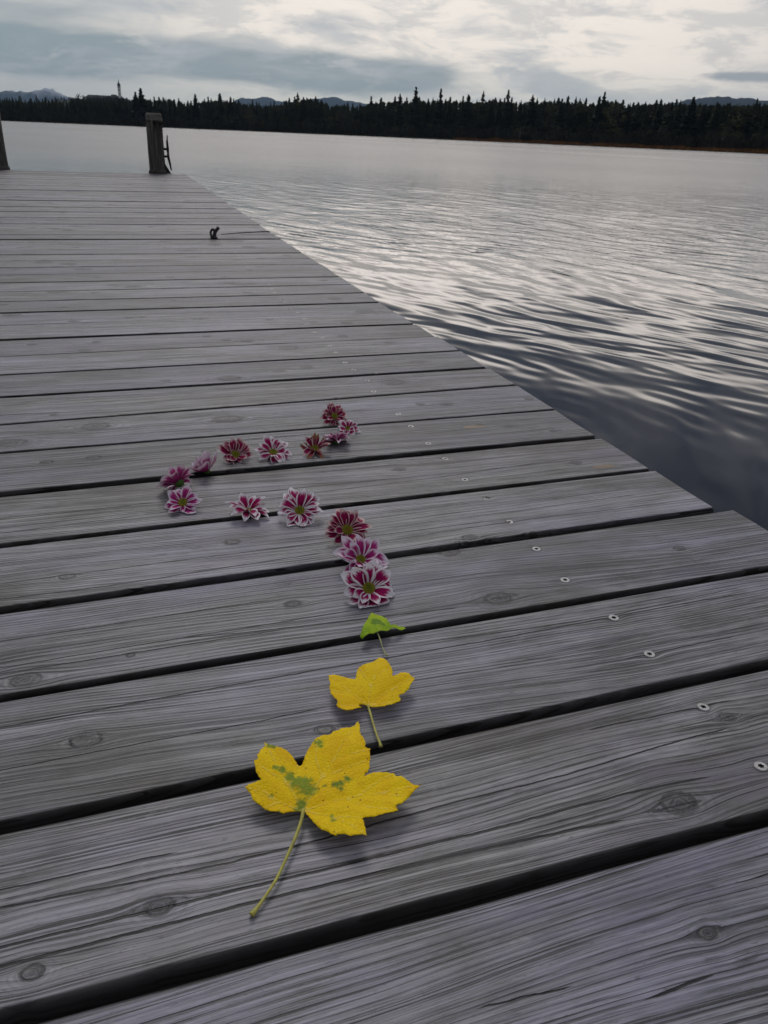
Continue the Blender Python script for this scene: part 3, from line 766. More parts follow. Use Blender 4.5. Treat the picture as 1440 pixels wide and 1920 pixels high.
    # screws on this plank
    if k < len(SCR) // 2 + 10: pass
    sp = [q for q in scr if float(np.interp(q.x, xs, ya)) < q.y < float(np.interp(q.x, xs, yb))]
    jx = 1.006 * S
    if not sp or k > 12:
        if 10 <= k < 54 or k == 2:
            a_ = float(np.interp(jx, xs, ya)); b_ = float(np.interp(jx, xs, yb))
            sp = [Vector((jx + rnd.uniform(-.006, .006), a_ + (b_ - a_) * t + rnd.uniform(-.006, .006), 0)) for t in (.25, .73)]
    for q in sp:
        d2 = ((gx - q.x) ** 2 + (gy - q.y) ** 2)
        P[..., 2] = np.where(top, P[..., 2] - .0014 * np.exp(-d2 / .0082 ** 2), P[..., 2])
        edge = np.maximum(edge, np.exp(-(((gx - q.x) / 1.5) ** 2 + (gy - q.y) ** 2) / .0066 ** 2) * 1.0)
        warp -= np.tanh((gy - q.y) / .004) * .003 * np.exp(-d2 / .012 ** 2)
    org = Vector((0, yc, 0)); P[..., 1] -= yc
    o = grid_mesh("plank", P, M_wood, jetty); o.location = org
    # close the ends
    bm = bmesh.new(); bm.from_mesh(o.data); bm.verts.ensure_lookup_table(); n_ = len(xs); nr = len(rows)
    bm.faces.new([bm.verts[i * n_ + n_ - 1] for i in range(nr)]); bm.faces.new([bm.verts[i * n_] for i in range(nr)][::-1])
    bmesh.ops.recalc_face_normals(bm, faces=bm.faces)
    bm.to_mesh(o.data); bm.free()
    seed = rnd.random() * 10
    set_attr(o.data, 'pa', np.stack([warp, kd, np.full_like(kd, seed)], -1), 'FLOAT_VECTOR')
    set_attr(o.data, 'kv', np.stack([kvx, kvy, 0 * kvx], -1), 'FLOAT_VECTOR')
    for j_, sfx in ((0, ''), (3, '2')):
        set_attr(o.data, 'crd' + sfx, cd[..., j_:j_ + 3], 'FLOAT_VECTOR'); set_attr(o.data, 'crw' + sfx, cw[..., j_:j_ + 3], 'FLOAT_VECTOR')
    set_attr(o.data, 'tan', tn); set_attr(o.data, 'edge', edge)
    for q in sp:
        if nscrew >= 100: break
        s_ = bpy.data.objects.new("screw", SCREW); COL.objects.link(s_); s_.parent = o
        s_.location = (q.x, q.y - yc, zoff - .0012); s_.rotation_euler = (rnd.uniform(-.06, .06), rnd.uniform(-.06, .06), rnd.random() * 6.28); nscrew += 1
# bearers under the planks
for bx_ in (1.006 * S, -.55 * S, -2.3 * S):
    b = MB(); b.box(bx_ - .04, bx_ + .04, .02, END_Y - .02, -.20, -.0425); b.build("beam", M_beam, jetty)

# posts at the end of the jetty
def post_mat():
    mt = bpy.data.materials.new("old_post_wood"); mt.use_nodes = True; n = NT(mt.node_tree)
    o = n.new('ShaderNodeTexCoord').outputs['Object']; x, y, z = n.sep(o)
    st = n.noise(n.xyz(n.mul(x, 60.0), n.mul(y, 60.0), n.mul(z, 3.0)), 1.0, 4, .6)
    bl = n.noise(o, 7.0, 4, .6)
    c = n.mix(n.ss(st, .3, .7), (.04, .035, .030), (.14, .125, .105))
    c = n.mix(n.mul(n.ss(z, .35, .6), .6), c, n.mix(n.ss(bl, .4, .6), (.10, .10, .08), (.22, .22, .18)))
    c = n.mix(n.mul(n.ss(st, .60, .72), .8), c, (.012, .01, .009))
    b = n.new('ShaderNodeBump', inp={'Height': st, 'Strength': 1.0, 'Distance': .006})
    p = n.new('ShaderNodeBsdfPrincipled', inp={'Base Color': c, 'Roughness': .8, 'Specular IOR Level': .25, 'Normal': b.outputs[0]})
    n.new('ShaderNodeOutputMaterial', inp={'Surface': p.outputs[0]}); return mt
M_post = post_mat()
def post(base, r, htop, label, seed):
    t = empty("mooring_post", base); tag(t, label, "post")
    v = []; f = []; n = 28
    zs = [-.9, -.3, -.02, .0, .03, .06, .2, .35, .5, htop - .10, htop - .03, htop - .008, htop]
    rs = [1.05, 1.04, 1.04, 1.03, 1.0, .985, .98, .97, .97, .97, .965, .92, .80]
    for z, q in zip(zs, rs):
        for k in range(n):
            a = 2 * math.pi * k / n; rr = r * q * (1 + .045 * mnoise.noise((math.cos(a) * 2 + seed, math.sin(a) * 2, z * 1.5)))
            v.append((rr * math.cos(a) + .010 * mnoise.noise((seed, z * 2, 0)), rr * math.sin(a), z))
    for i in range(len(zs) - 1):
        for k in range(n): k2 = (k + 1) % n; f.append((i * n + k, i * n + k2, (i + 1) * n + k2, (i + 1) * n + k))
    f.append(tuple((len(zs) - 1) * n + k for k in range(n)))
    mesh_obj("post_shaft", v, f, M_post, t, True)
    v = []; f = []                                   # iron collar at the foot
    for z, q in [(.0, 1.09), (.0, 1.13), (.03, 1.13), (.045, 1.04)]:
        for k in range(n): a = 2 * math.pi * k / n; v.append((r * q * math.cos(a), r * q * math.sin(a), z - .01))
    for i in range(3):
        for k in range(n): k2 = (k + 1) % n; f.append((i * n + k, i * n + k2, (i + 1) * n + k2, (i + 1) * n + k))
    mesh_obj("collar", v, f, M_beam, t, True)
    return t
PR = .083
pb = Vector((1.085 * S, END_Y + PR * 1.1 + .01, 0))
p1 = post(pb, PR, .565, "stout round wooden post with a black cleat at the jetty's far end", 1.0)
b = MB(); cz = .20
b.tube([(PR * .94, 0, cz + .035), (PR + .035, 0, cz + .035)], .012, 8)
b.tube([(PR * .94, 0, cz - .035), (PR + .035, 0, cz - .035)], .012, 8)
b.tube([(PR + .055, 0, cz - .17), (PR + .045, 0, cz - .10), (PR + .033, 0, cz - .04), (PR + .033, 0, cz + .04), (PR + .032, 0, cz + .10), (PR + .038, 0, cz + .165)], [.006, .011, .014, .014, .010, .005], 8)
b.build("cleat", M_black, p1, True)
b = MB(); b.v += [(PR * .9, -.03, 0), (PR * 1.0 + .05, -.03, 0), (PR * .9, -.03, .10), (PR * .9, .03, 0), (PR * 1.0 + .05, .03, 0), (PR * .9, .03, .10)]
b.f += [(0, 1, 2), (3, 5, 4), (0, 3, 4, 1), (1, 4, 5, 2), (0, 2, 5, 3)]
b.build("bracket", M_black, p1)
post(Vector((-2.29 * S, END_Y + PR * 1.1 - .01, 0)), PR * 1.05, .60, "dark wooden post cut by the photo's left edge at the jetty's far corner", 4.0)

# small black fitting lying on the deck with a taut cord to the edge
kp = pt(401, 447)
fit = empty("deck_ring", kp); fit.scale = (.62, .62, .75); tag(fit, "small black iron ring fitting standing on the far planks", "ring")
b = MB(); b.tube([(0, -.012, .0), (0, -.012, .012)], [.030, .024], 12); b.build("base_plate", M_black, fit, True)
b = MB(); rp = [(.017 * math.cos(t) - .006, -.02 + .014 * math.sin(t) * .4, .030 + .022 * math.sin(t)) for t in np.linspace(0, 6.283, 17)]
b.tube(rp, .008, 8, False); b.build("ring", M_black, fit, True)
b = MB(); b.tube([(.0, -.01, .008), (.010, .0, .035), (.036, .01, .060), (.044, .01, .052)], [.012, .013, .012, .007], 8); b.build("hook", M_black, fit, True)
ce = pt(504, 436); b = MB(); c0 = kp + Vector((.04, .05, .012)); b.tube([c0, c0.lerp(ce, .5) + Vector((0, 0, .004)), ce + Vector((.0, 0, .006)), ce + Vector((.012, 0, -.06))], [.0015, .0025, .003, .003], 6)
co = b.build("cord", M_black, fit, True); co.matrix_parent_inverse = (Matrix.Translation(kp) @ Matrix.Diagonal((.62, .62, .75, 1))).inverted()

# ------------------------------------------------------------------ leaves
def leaf_mat(kind):
    mt = bpy.data.materials.new(kind + "_leaf"); mt.use_nodes = True; n = NT(mt.node_tree)
    o = n.new('ShaderNodeTexCoord').outputs['Object']
    vein = n.attr('vein').outputs['Fac']; gr = n.attr('green').outputs['Fac']; bn = n.attr('brown').outputs['Fac']
    a = n.noise(o, 45.0, 4, .6); bb = n.noise(o, 420.0, 3, .6); cc = n.noise(o, 1500.0, 2, .5)
    net = n.new('ShaderNodeTexVoronoi', feature='DISTANCE_TO_EDGE', inp={'Vector': o, 'Scale': 330.0}).outputs['Distance']
    if kind == 'yellow':
        c = n.mix(n.ss(a, .3, .7), (.88, .54, .001), (.95, .67, .002))
        g = n.ss(n.add(gr, n.add(n.mul(n.sub(bb, .5), 1.1), n.mul(n.sub(n.noise(o, 130.0, 3, .6), .5), .7))), .28, .78)
        c = n.mix(n.mul(g, .9), c, n.mix(n.ss(a, .3, .7), (.09, .20, .03), (.19, .31, .03)))
    else:
        c = n.mix(n.ss(a, .35, .65), (.24, .40, .010), (.40, .55, .02))
        g = n.ss(n.add(gr, n.mul(n.sub(bb, .5), .95)), .40, .62)
        c = n.mix(n.mul(g, .8), c, (.09, .21, .03))
    c = n.mix(n.mul(n.ss(net, .09, .0), .16), c, (.55, .36, .02) if kind == 'yellow' else (.34, .42, .05))
    c = n.mix(n.mul(n.ss(vein, .0011, .0003), .42), c, (.93, .74, .16) if kind == 'yellow' else (.40, .5, .10))
    vs = n.new('ShaderNodeTexVoronoi', inp={'Vector': o, 'Scale': 190.0})
    wnn = n.sep(vs.outputs['Color'])[0]
    spot = n.mul(n.ss(vs.outputs['Distance'], .17, .09), n.m('GREATER_THAN', wnn, .80))
    c = n.mix(n.mul(spot, .8), c, (.20, .08, .02))
    c = n.mix(n.mul(n.ss(n.add(bn, n.mul(n.sub(bb, .5), .7)), .5, .9), .8), c, (.33, .12, .02))
    h = n.add(n.mul(n.ss(vein, .0016, .0), 1.0), n.add(n.mul(a, .3), n.mul(n.ss(net, 0.0, .25), .5)))
    c = n.mix(n.mul(n.ss(n.noise(o, 75.0, 5, .7), .54, .70), .30), c, (.60, .28, .004) if kind == 'yellow' else (.16, .3, .01))
    b = n.new('ShaderNodeBump', inp={'Height': h, 'Strength': 1.0, 'Distance': .00055})
    p = n.new('ShaderNodeBsdfPrincipled', inp={'Base Color': c, 'Roughness': .6, 'Specular IOR Level': .15, 'Normal': b.outputs[0]})
    tr = n.new('ShaderNodeBsdfTranslucent', inp={'Color': c, 'Normal': b.outputs[0]})
    mx = n.new('ShaderNodeMixShader', inp={0: .10}); n.t.links.new(p.outputs[0], mx.inputs[1]); n.t.links.new(tr.outputs[0], mx.inputs[2])
    n.new('ShaderNodeOutputMaterial', inp={'Surface': mx.outputs[0]}); return mt
M_ly = leaf_mat('yellow'); M_lg = leaf_mat('lime')
M_stem = simple_mat("yellow_green_stalk", (.46, .42, .08), .5, .4, var=.35, vscale=60)
M_stem2 = simple_mat("pale_thin_stalk", (.36, .36, .14), .5, .4, var=.3, vscale=60)
def refine(poly, step, jit, r):
    out = []
    for i, p in enumerate(poly):
        q = poly[(i + 1) % len(poly)]; L = math.dist(p, q); k = max(1, round(L / step))
        nx, ny = (q[1] - p[1]) / (L + 1e-9), -(q[0] - p[0]) / (L + 1e-9)
        for j in range(k):
            t = j / k; o_ = (jit * r.uniform(.3, 1) if j % 2 else -jit * .3 * r.random()) if j else 0
            out.append((p[0] + (q[0] - p[0]) * t - nx * o_, p[1] + (q[1] - p[1]) * t - ny * o_))
    return out
def inside(p, poly):
    x, y = p; c_ = False; n = len(poly); j = n - 1
    for i in range(n):
        xi, yi = poly[i]; xj, yj = poly[j]
        if (yi > y) != (yj > y) and x < (xj - xi) * (y - yi) / (yj - yi) + xi: c_ = not c_
        j = i
    return c_
def seg_d(p, a, b):
    ax, ay = a; bx_, by_ = b; dx, dy = bx_ - ax, by_ - ay; t = max(0, min(1, ((p[0] - ax) * dx + (p[1] - ay) * dy) / (dx * dx + dy * dy + 1e-12)))
    return math.hypot(p[0] - ax - t * dx, p[1] - ay - t * dy)
def make_leaf(name, label, cat, crop, outline, stem, veins, greens, browns, mat, smat, hfun, z0, teeth, stem_r, stem_z, thick=.0004):
    ox, oy, sc = crop; r = random.Random(len(outline))
    def W(p, z=z0): q = pt(ox + p[0] / sc, oy + p[1] / sc, z); return (q.x, q.y)
    outl = refine(outline, teeth[0], teeth[1], r)
    poly = [W(p) for p in outl]
    ctr = W(stem[0]); base = Vector((ctr[0], ctr[1], 0))
    xs = [p[0] for p in poly]; ys = [p[1] for p in poly]; step = .0022
    pts_ = [Vector(p) for p in poly]
    y = min(ys)
    while y < max(ys):
        x = min(xs)
        while x < max(xs):
            p = (x + r.uniform(-.3, .3) * step, y + r.uniform(-.3, .3) * step)
            if inside(p, poly) and min(math.dist(p, q) for q in poly) > step * .45: pts_.append(Vector(p))
            x += step
        y += step
    n = len(poly)
    res = delaunay_2d_cdt(pts_, [(i, (i + 1) % n) for i in range(n)], [list(range(n))], 1, 1e-6)
    V2, Fc = res[0], [tuple(f_) for f_ in res[2]]
    wv = [[W(q) for q in v_] for v_ in veins]
    wg = [(W((g[0], g[1])), g[2] / sc) for g in greens]; wb = [(W((g[0], g[1])), g[2] / sc) for g in browns]
    dist0 = math.hypot(ctr[0], ctr[1]); pxm = math.hypot(dist0, CAMZ) / F
    vert = []; va = []; ga = []; ba = []
    for p in V2:
        vd = min(seg_d(p, v_[i], v_[i + 1]) for v_ in wv for i in range(len(v_) - 1))
        z = max(.0008, hfun(p.x - ctr[0], p.y - ctr[1], vd))
        vert.append((p.x - ctr[0], p.y - ctr[1], z)); va.append(vd)
        ga.append(max([math.exp(-((math.dist(p, c_) / (rr * pxm)) ** 2)) for c_, rr in wg] + [0]))
        ba.append(max([math.exp(-((math.dist(p, c_) / (rr * pxm)) ** 2)) for c_, rr in wb] + [0]))
    t = empty(name, base); tag(t, label, cat)
    o = mesh_obj("blade", vert, Fc, mat, t, True)
    set_attr(o.data, 'vein', va); set_attr(o.data, 'green', ga); set_attr(o.data, 'brown', ba)
    md = o.modifiers.new("thickness", 'SOLIDIFY'); md.thickness = thick; md.offset = -1
    sp_ = []
    for i, q in enumerate(stem):
        z = stem_z[0] + (stem_z[1] - stem_z[0]) * i / (len(stem) - 1); a = W(q, z); sp_.append((a[0] - ctr[0], a[1] - ctr[1], z))
    b = MB(); rads = [stem_r * (1.1 - .25 * min(1, i / (len(stem) * .5)) + (.9 if i >= len(stem) - 1 else .35 if i == len(stem) - 2 else 0)) for i in range(len(stem))]
    # smooth the stem
    fine = []; fr_ = []
    for i in range(len(sp_) - 1):
        p0 = Vector(sp_[max(i - 1, 0)]); p1_ = Vector(sp_[i]); p2 = Vector(sp_[i + 1]); p3 = Vector(sp_[min(i + 2, len(sp_) - 1)])
        for j in range(4):
            u = j / 4; fine.append(.5 * ((2 * p1_) + (p2 - p0) * u + (2 * p0 - 5 * p1_ + 4 * p2 - p3) * u * u + (3 * p1_ - p0 - 3 * p2 + p3) * u ** 3)); fr_.append(rads[i] + (rads[i + 1] - rads[i]) * u)
    fine.append(Vector(sp_[-1])); fr_.append(rads[-1])
    b.tube(fine, fr_, 8); b.build("stalk", smat, t, True)
    return t
BIG = [(475, 1100), (440, 1103), (400, 1110), (365, 1120), (340, 1130), (320, 1125), (290, 1120), (250, 1118), (225, 1112), (205, 1100), (185, 1085), (155, 1075), (130, 1060), (120, 1045), (118, 1028), (95, 1005), (72, 975), (100, 962), (130, 950), (160, 938), (188, 930), (168, 915), (150, 890), (148, 865), (140, 835), (138, 812), (160, 805), (157, 775), (172, 760), (178, 735), (200, 715), (208, 700), (205, 668), (235, 682), (262, 690), (290, 698), (325, 706), (355, 718), (380, 738), (405, 762), (430, 795), (450, 818), (463, 815), (475, 790), (490, 750), (505, 720), (520, 700), (535, 672), (555, 645), (575, 632), (600, 625), (625, 625), (660, 625), (680, 605), (705, 600), (735, 583), (770, 578), (805, 570), (825, 555), (840, 530), (858, 518), (865, 545), (866, 590), (870, 635), (890, 650), (905, 690), (900, 715), (938, 722), (935, 760), (940, 790), (932, 820), (935, 850), (920, 880), (893, 905), (925, 890), (960, 880), (1010, 878), (1060, 878), (1100, 883), (1118, 910), (1150, 908), (1175, 925), (1200, 945), (1225, 963), (1260, 972), (1295, 970), (1265, 990), (1245, 1005), (1230, 1025), (1205, 1050), (1185, 1075), (1150, 1100), (1115, 1110), (1130, 1145), (1095, 1155), (1060, 1165), (1010, 1180), (960, 1195), (920, 1192), (885, 1190), (895, 1235), (905, 1280), (912, 1325), (880, 1310), (840, 1315), (795, 1320), (770, 1305), (720, 1290), (700, 1302), (665, 1290), (630, 1270), (600, 1262), (570, 1230), (540, 1195), (515, 1155), (497, 1128), (488, 1108)]
BV = [[(475, 1100), (300, 1050), (75, 975)], [(475, 1100), (380, 950), (300, 830), (207, 672)], [(475, 1100), (600, 900), (720, 740), (858, 520)], [(475, 1100), (760, 1040), (1000, 1010), (1290, 970)], [(475, 1100), (680, 1170), (800, 1230), (910, 1322)],
      [(600, 900), (700, 870), (920, 800)], [(600, 900), (560, 760), (575, 640)], [(680, 790), (800, 760), (930, 730)], [(760, 1040), (900, 1100), (1100, 1140)], [(850, 1025), (950, 960), (1080, 890)], [(1000, 1010), (1100, 1030), (1200, 1040)],
      [(380, 950), (300, 900), (160, 830)], [(380, 950), (420, 880), (440, 800)], [(300, 1050), (220, 1000), (140, 955)], [(300, 1050), (240, 1080), (200, 1090)], [(680, 1170), (700, 1230), (710, 1295)], [(680, 1170), (780, 1170), (880, 1190)]]
BG = [(330, 850, 34), (380, 890, 45), (430, 930, 60), (480, 930, 60), (500, 970, 70), (540, 980, 45), (460, 1060, 45), (430, 1090, 30), (285, 840, 26), (580, 670, 42), (600, 700, 20), (235, 695, 34), (270, 705, 22), (760, 680, 16),
      (690, 955, 30), (730, 950, 34), (780, 925, 34), (735, 990, 22), (250, 1015, 22), (170, 1000, 12), (685, 1190, 22), (665, 1160, 14), (220, 1115, 14), (300, 1122, 14), (620, 960, 18)]
BB = [(1200, 950, 12), (1240, 985, 16), (1275, 972, 18), (1180, 1070, 10), (820, 1055, 8), (922, 1147, 8), (75, 975, 8), (800, 655, 8), (860, 530, 8), (1120, 1120, 8), (1230, 1020, 10)]
def h_big(x, y, vd):
    r_ = math.hypot(x, y); return .005 + .010 * math.sin(min(1, r_ / .06) * 1.4) - .11 * max(0, r_ - .045) ** 1.4 + .0022 * math.sin(x * 70 + 1) * math.cos(y * 60) + .0012 * min(1, vd / .006)
make_leaf("maple_leaf", "large yellow maple leaf with green patches and a long stalk, nearest the camera", "leaf", (440, 1220, 3.692), BIG,
          [(475, 1100), (465, 1160), (440, 1240), (405, 1330), (360, 1430), (300, 1560), (240, 1660), (185, 1740), (145, 1795), (115, 1830)], BV, BG, BB, M_ly, M_stem, h_big, .009, (17, 4.5), .00125, (.008, .0022))
SM = [(920, 375), (890, 372), (862, 378), (862, 388), (880, 395), (865, 405), (840, 415), (805, 432), (770, 435), (745, 428), (715, 410), (705, 395), (712, 370), (690, 355), (665, 330), (660, 300), (655, 285), (662, 265), (652, 235), (650, 200), (690, 198), (725, 202), (765, 210), (800, 217), (835, 220), (840, 190), (848, 160), (860, 140), (885, 130), (920, 122), (950, 117), (975, 100), (990, 85), (1000, 75), (1030, 88), (1055, 110), (1070, 135), (1085, 155), (1092, 185), (1090, 215), (1120, 205), (1145, 190), (1175, 185), (1205, 190), (1215, 205), (1243, 215), (1240, 235), (1220, 260), (1205, 290), (1190, 300), (1170, 320), (1135, 328), (1150, 350), (1140, 365), (1110, 375), (1085, 385), (1050, 385), (1035, 395), (1010, 393), (980, 395), (955, 390), (935, 380)]
SV = [[(920, 375), (800, 300), (655, 205)], [(920, 375), (950, 250), (1000, 80)], [(920, 375), (1070, 290), (1240, 218)], [(920, 375), (820, 390), (720, 400)], [(920, 375), (1030, 370), (1140, 360)], [(945, 270), (900, 200), (860, 145)], [(960, 220), (1020, 180), (1080, 160)], [(800, 300), (740, 310), (665, 300)], [(1070, 290), (1120, 290), (1190, 295)]]
def h_small(x, y, vd):
    r_ = math.hypot(x, y); return .004 + .008 * math.sin(min(1, r_ / .045) * 1.5) - .10 * max(0, r_ - .035) ** 1.4 + .0016 * math.sin(x * 90 + 2) * math.cos(y * 80) + .001 * min(1, vd / .005)
make_leaf("maple_leaf", "smaller plain yellow maple leaf between the green leaf and the large yellow one", "leaf", (440, 1220, 3.692), SM,
          [(920, 375), (935, 420), (960, 510), (985, 590), (1005, 640), (1012, 665)], SV, [], [(655, 230, 10), (660, 330, 10), (1035, 292, 8), (1230, 215, 10), (705, 400, 10), (780, 435, 8), (990, 85, 8)], M_ly, M_stem, h_small, .007, (15, 3.5), .0010, (.006, .0018))
GRN = [(1165, 1118), (1125, 1125), (1095, 1140), (1060, 1155), (1040, 1140), (1055, 1105), (1070, 1070), (1085, 1040), (1105, 1010), (1125, 992), (1160, 990), (1200, 1000), (1230, 1020), (1250, 1050), (1262, 1068), (1300, 1052), (1350, 1052), (1368, 1066), (1325, 1083), (1265, 1090), (1235, 1105), (1200, 1118)]
def h_g(x, y, vd): return .0100 - 6 * x * x + .0012 * math.sin(x * 420) + .001 * min(1, vd / .003)
make_leaf("lime_leaf", "small curled lime green leaf on a thread-thin stalk below the nearest flower", "leaf", (400, 890, 3.789), GRN,
          [(1165, 1118), (1185, 1170), (1200, 1220), (1220, 1270), (1240, 1285)], [[(1165, 1118), (1160, 1050), (1150, 992)], [(1165, 1118), (1110, 1120), (1060, 1150)], [(1165, 1118), (1260, 1080), (1350, 1060)]],
          [(1165, 1050, 50), (1200, 1060, 30)], [(1100, 1095, 12), (1070, 1130, 8)], M_lg, M_stem2, h_g, .010, (16, 2.5), .0006, (.008, .0015), .0003)

# ------------------------------------------------------------------ flowers
def petal_mat(name, inner, mid_, rim, rimw):
    mt = bpy.data.materials.new(name); mt.use_nodes = True; n = NT(mt.node_tree)
    uv = n.attr('puv'); u, v, s = n.sep(uv.outputs['Vector'])     # u -1..1 across, v 0..1 along, s seed
    st = n.noise(n.xyz(n.mul(u, 5.0), n.mul(v, 1.6), n.mul(s, 31.0)), 1.0, 4, .65)
    fi = n.noise(n.xyz(n.mul(u, 14.0), n.mul(v, 1.2), n.mul(s, 13.0)), 1.0, 2, .5)
    e = n.m('MAXIMUM', n.mul(n.m('ABSOLUTE', u), .97), n.mul(n.m('POWER', v, 1.3), 1.06))
    f = n.ss(n.add(e, n.mul(n.sub(st, .5), .75)), 1.0 - rimw, 1.08 - rimw * .55)
    c = n.mix(n.ss(v, .0, .8), inner, mid_)
    c = n.mix(n.mul(n.ss(fi, .5, .75), .35), c, tuple(min(1, x * 1.9 + .03) for x in mid_))
    c = n.mix(f, c, rim)
    br_ = n.attr('wilt').outputs['Fac']
    c = n.mix(n.ss(n.add(br_, n.mul(n.sub(st, .5), .6)), .45, .8), c, (.33, .17, .07))
    back = n.new('ShaderNodeNewGeometry').outputs['Backfacing']
    c = n.mix(n.mul(back, .22), c, (.46, .10, .24))
    b = n.new('ShaderNodeBump', inp={'Height': n.m('SINE', n.mul(u, 16.0)), 'Strength': 1.0, 'Distance': .00012})
    p = n.new('ShaderNodeBsdfPrincipled', inp={'Base Color': c, 'Roughness': .65, 'Specular IOR Level': .12, 'Normal': b.outputs[0]})
    tr = n.new('ShaderNodeBsdfTranslucent', inp={'Color': c})
    mx = n.new('ShaderNodeMixShader', inp={0: .2}); n.t.links.new(p.outputs[0], mx.inputs[1]); n.t.links.new(tr.outputs[0], mx.inputs[2])
    n.new('ShaderNodeOutputMaterial', inp={'Surface': mx.outputs[0]}); return mt
M_p1 = petal_mat("petal_crimson", (.24, .003, .05), (.37, .006, .11), (.88, .85, .85), .42)
M_p2 = petal_mat("petal_magenta", (.28, .008, .10), (.42, .03, .20), (.84, .74, .80), .44)
M_p3 = petal_mat("petal_wilted", (.18, .004, .04), (.27, .008, .07), (.76, .58, .54), .32)
def disc_mat():
    mt = bpy.data.materials.new("flower_eye"); mt.use_nodes = True; n = NT(mt.node_tree)
    o = n.new('ShaderNodeTexCoord').outputs['Object']; r_ = n.attr('rad').outputs['Fac']; s = n.attr('rust').outputs['Fac']
    vs = n.new('ShaderNodeTexVoronoi', inp={'Vector': o, 'Scale': 1000.0}).outputs['Distance']
    a = n.noise(o, 260.0, 3, .6)
    c = n.mix(n.ss(n.add(r_, n.mul(n.sub(a, .5), .5)), .3, .9), (.16, .19, .010), (.42, .33, .015))
    c = n.mix(n.ss(n.add(s, n.mul(n.sub(a, .5), .6)), .45, .7), c, (.36, .12, .01))
    c = n.mix(n.ss(vs, .35, .75), c, (.09, .09, .01))
    b = n.new('ShaderNodeBump', inp={'Height': n.mul(vs, -1.0), 'Strength': 1.0, 'Distance': .0012})
    p = n.new('ShaderNodeBsdfPrincipled', inp={'Base Color': c, 'Roughness': .7, 'Specular IOR Level': .2, 'Normal': b.outputs[0]})
    n.new('ShaderNodeOutputMaterial', inp={'Surface': p.outputs[0]}); return mt
M_eye = disc_mat()
M_calyx = simple_mat("green_calyx", (.06, .13, .02), .6, .3, var=.3, vscale=300)
def flower(px, py, wpx, label, tilt_deg, tilt_to, up, bend, n_in=11, n_out=12, mat=M_p1, wilt=0.0, seed=0, rust=0.0, eye=.155, shadow=0, wfac=1.0, lift=0.0, roll=0.0, closed=0.0):
    """tilt_to: azimuth (deg, 0 = away from the camera along +y, 180 = towards it) to which the face leans"""
    r = random.Random(seed * 7 + 3)
    g = pt(px, py, .014); dist = (g - Vector((0, 0, CAMZ))).length; Rf = wpx * 1.09 / 2 / F * dist      # radius in metres
    re = Rf * eye * 1.75
    ta = R(tilt_to); axis = Vector((-math.cos(ta), math.sin(ta), 0)); axis = Vector((math.cos(ta), -math.sin(ta), 0))
    rot = Matrix.Rotation(-R(tilt_deg), 3, axis)
    # verify the lean goes to tilt_to; otherwise flip
    nrm = rot @ Vector((0, 0, 1))
    if nrm.x * math.sin(ta) + nrm.y * math.cos(ta) < 0: rot = Matrix.Rotation(R(tilt_deg), 3, axis)
    petals = []
    for layer, cntp in ((0, n_out), (1, n_in)):
        for k in range(cntp):
            a = 2 * math.pi * (k + .5 * layer) / cntp + r.uniform(-.17, .17)
            L = (Rf - re * .7) * (r.uniform(.86, 1.2) if layer == 0 else r.uniform(.66, 1.02)); Wd = L * r.uniform(.23, .34) * wfac
            e0 = R(up + (18 if layer else 0) + r.uniform(-20, 20)); bd = R(bend * r.uniform(.3, 1.9)) * (1 if layer == 0 else .75)
            wl = wilt if r.random() < .5 + wilt * .5 else wilt * .3
            if wl > .4: bd *= r.choice([-1.2, 1.5]); Wd *= .75
            twist = r.uniform(-.7, .7); curl = r.uniform(.25, .75) * (1 + closed)
            side = r.uniform(-.22, .22)
            nu, nv = 6, 12; V = []; U = []; wv = []
            x = re * .72; z = .0006 * layer; ang = e0; ds = L / nv
            for i in range(nv + 1):
                t = i / nv
                wd = Wd * (.42 + .58 * math.sin(min(1, t * 1.25) * 1.35)) * (1 - max(0, (t - .55) / .45) ** 1.8 * .95)
                for j in range(nu + 1):
                    u = j / nu * 2 - 1
                    cuph = curl * wd * (u * u) * (1 - .5 * t) + .12 * wd * math.sin(u * 5) * t
                    tw = twist * t
                    yy = u * wd * math.cos(tw) + side * L * t * t; zz = cuph + u * wd * math.sin(tw)
                    V.append(Vector((x - zz * math.sin(ang), yy, z + zz * math.cos(ang)))); U.append((u, t, k * .37 + layer + seed)); wv.append(wl * t ** .8 * 1.15)
                ang = e0 - bd * (t ** 1.3); x += ds * math.cos(ang); z += ds * math.sin(ang)
            ca, sa = math.cos(a), math.sin(a)
            V = [rot @ Vector((p.x * ca - p.y * sa, p.x * sa + p.y * ca, p.z)) for p in V]
            petals.append((V, U, wv, nu, nv))
    # eye
    ev = []; er = []; ef = []; nr_, ns = 7, 20
    for i in range(nr_ + 1):
        q = i / nr_
        for k in range(ns):
            a = 2 * math.pi * k / ns; ev.append(rot @ Vector((re * q * math.cos(a), re * q * math.sin(a), re * (.50 * math.sqrt(max(0, 1 - q * q)) - .10 * math.exp(-(q / .35) ** 2)) + .0008))); er.append(q)
    for i in range(nr_):
        for k in range(ns): k2 = (k + 1) % ns; ef.append((i * ns + k, i * ns + k2, (i + 1) * ns + k2, (i + 1) * ns + k))
    cx_ = []; cf = []
    for i, (q, z) in enumerate([(.15, -.95), (.55, -.85), (.95, -.45), (1.0, -.05)]):
        for k in range(14): a = 2 * math.pi * k / 14; cx_.append(rot @ Vector((re * q * math.cos(a), re * q * math.sin(a), re * z)))
    for i in range(3):
        for k in range(14): k2 = (k + 1) % 14; cf.append((i * 14 + k, i * 14 + k2, i * 14 + 14 + k2, i * 14 + 14 + k))
    cf.append(tuple(range(14))[::-1])
    # rest on the deck: most of the petals above, the lowest pressed flat
    zs = sorted(min(p.z for p in V) for V, *_ in petals); lo = zs[int(len(zs) * .22)]
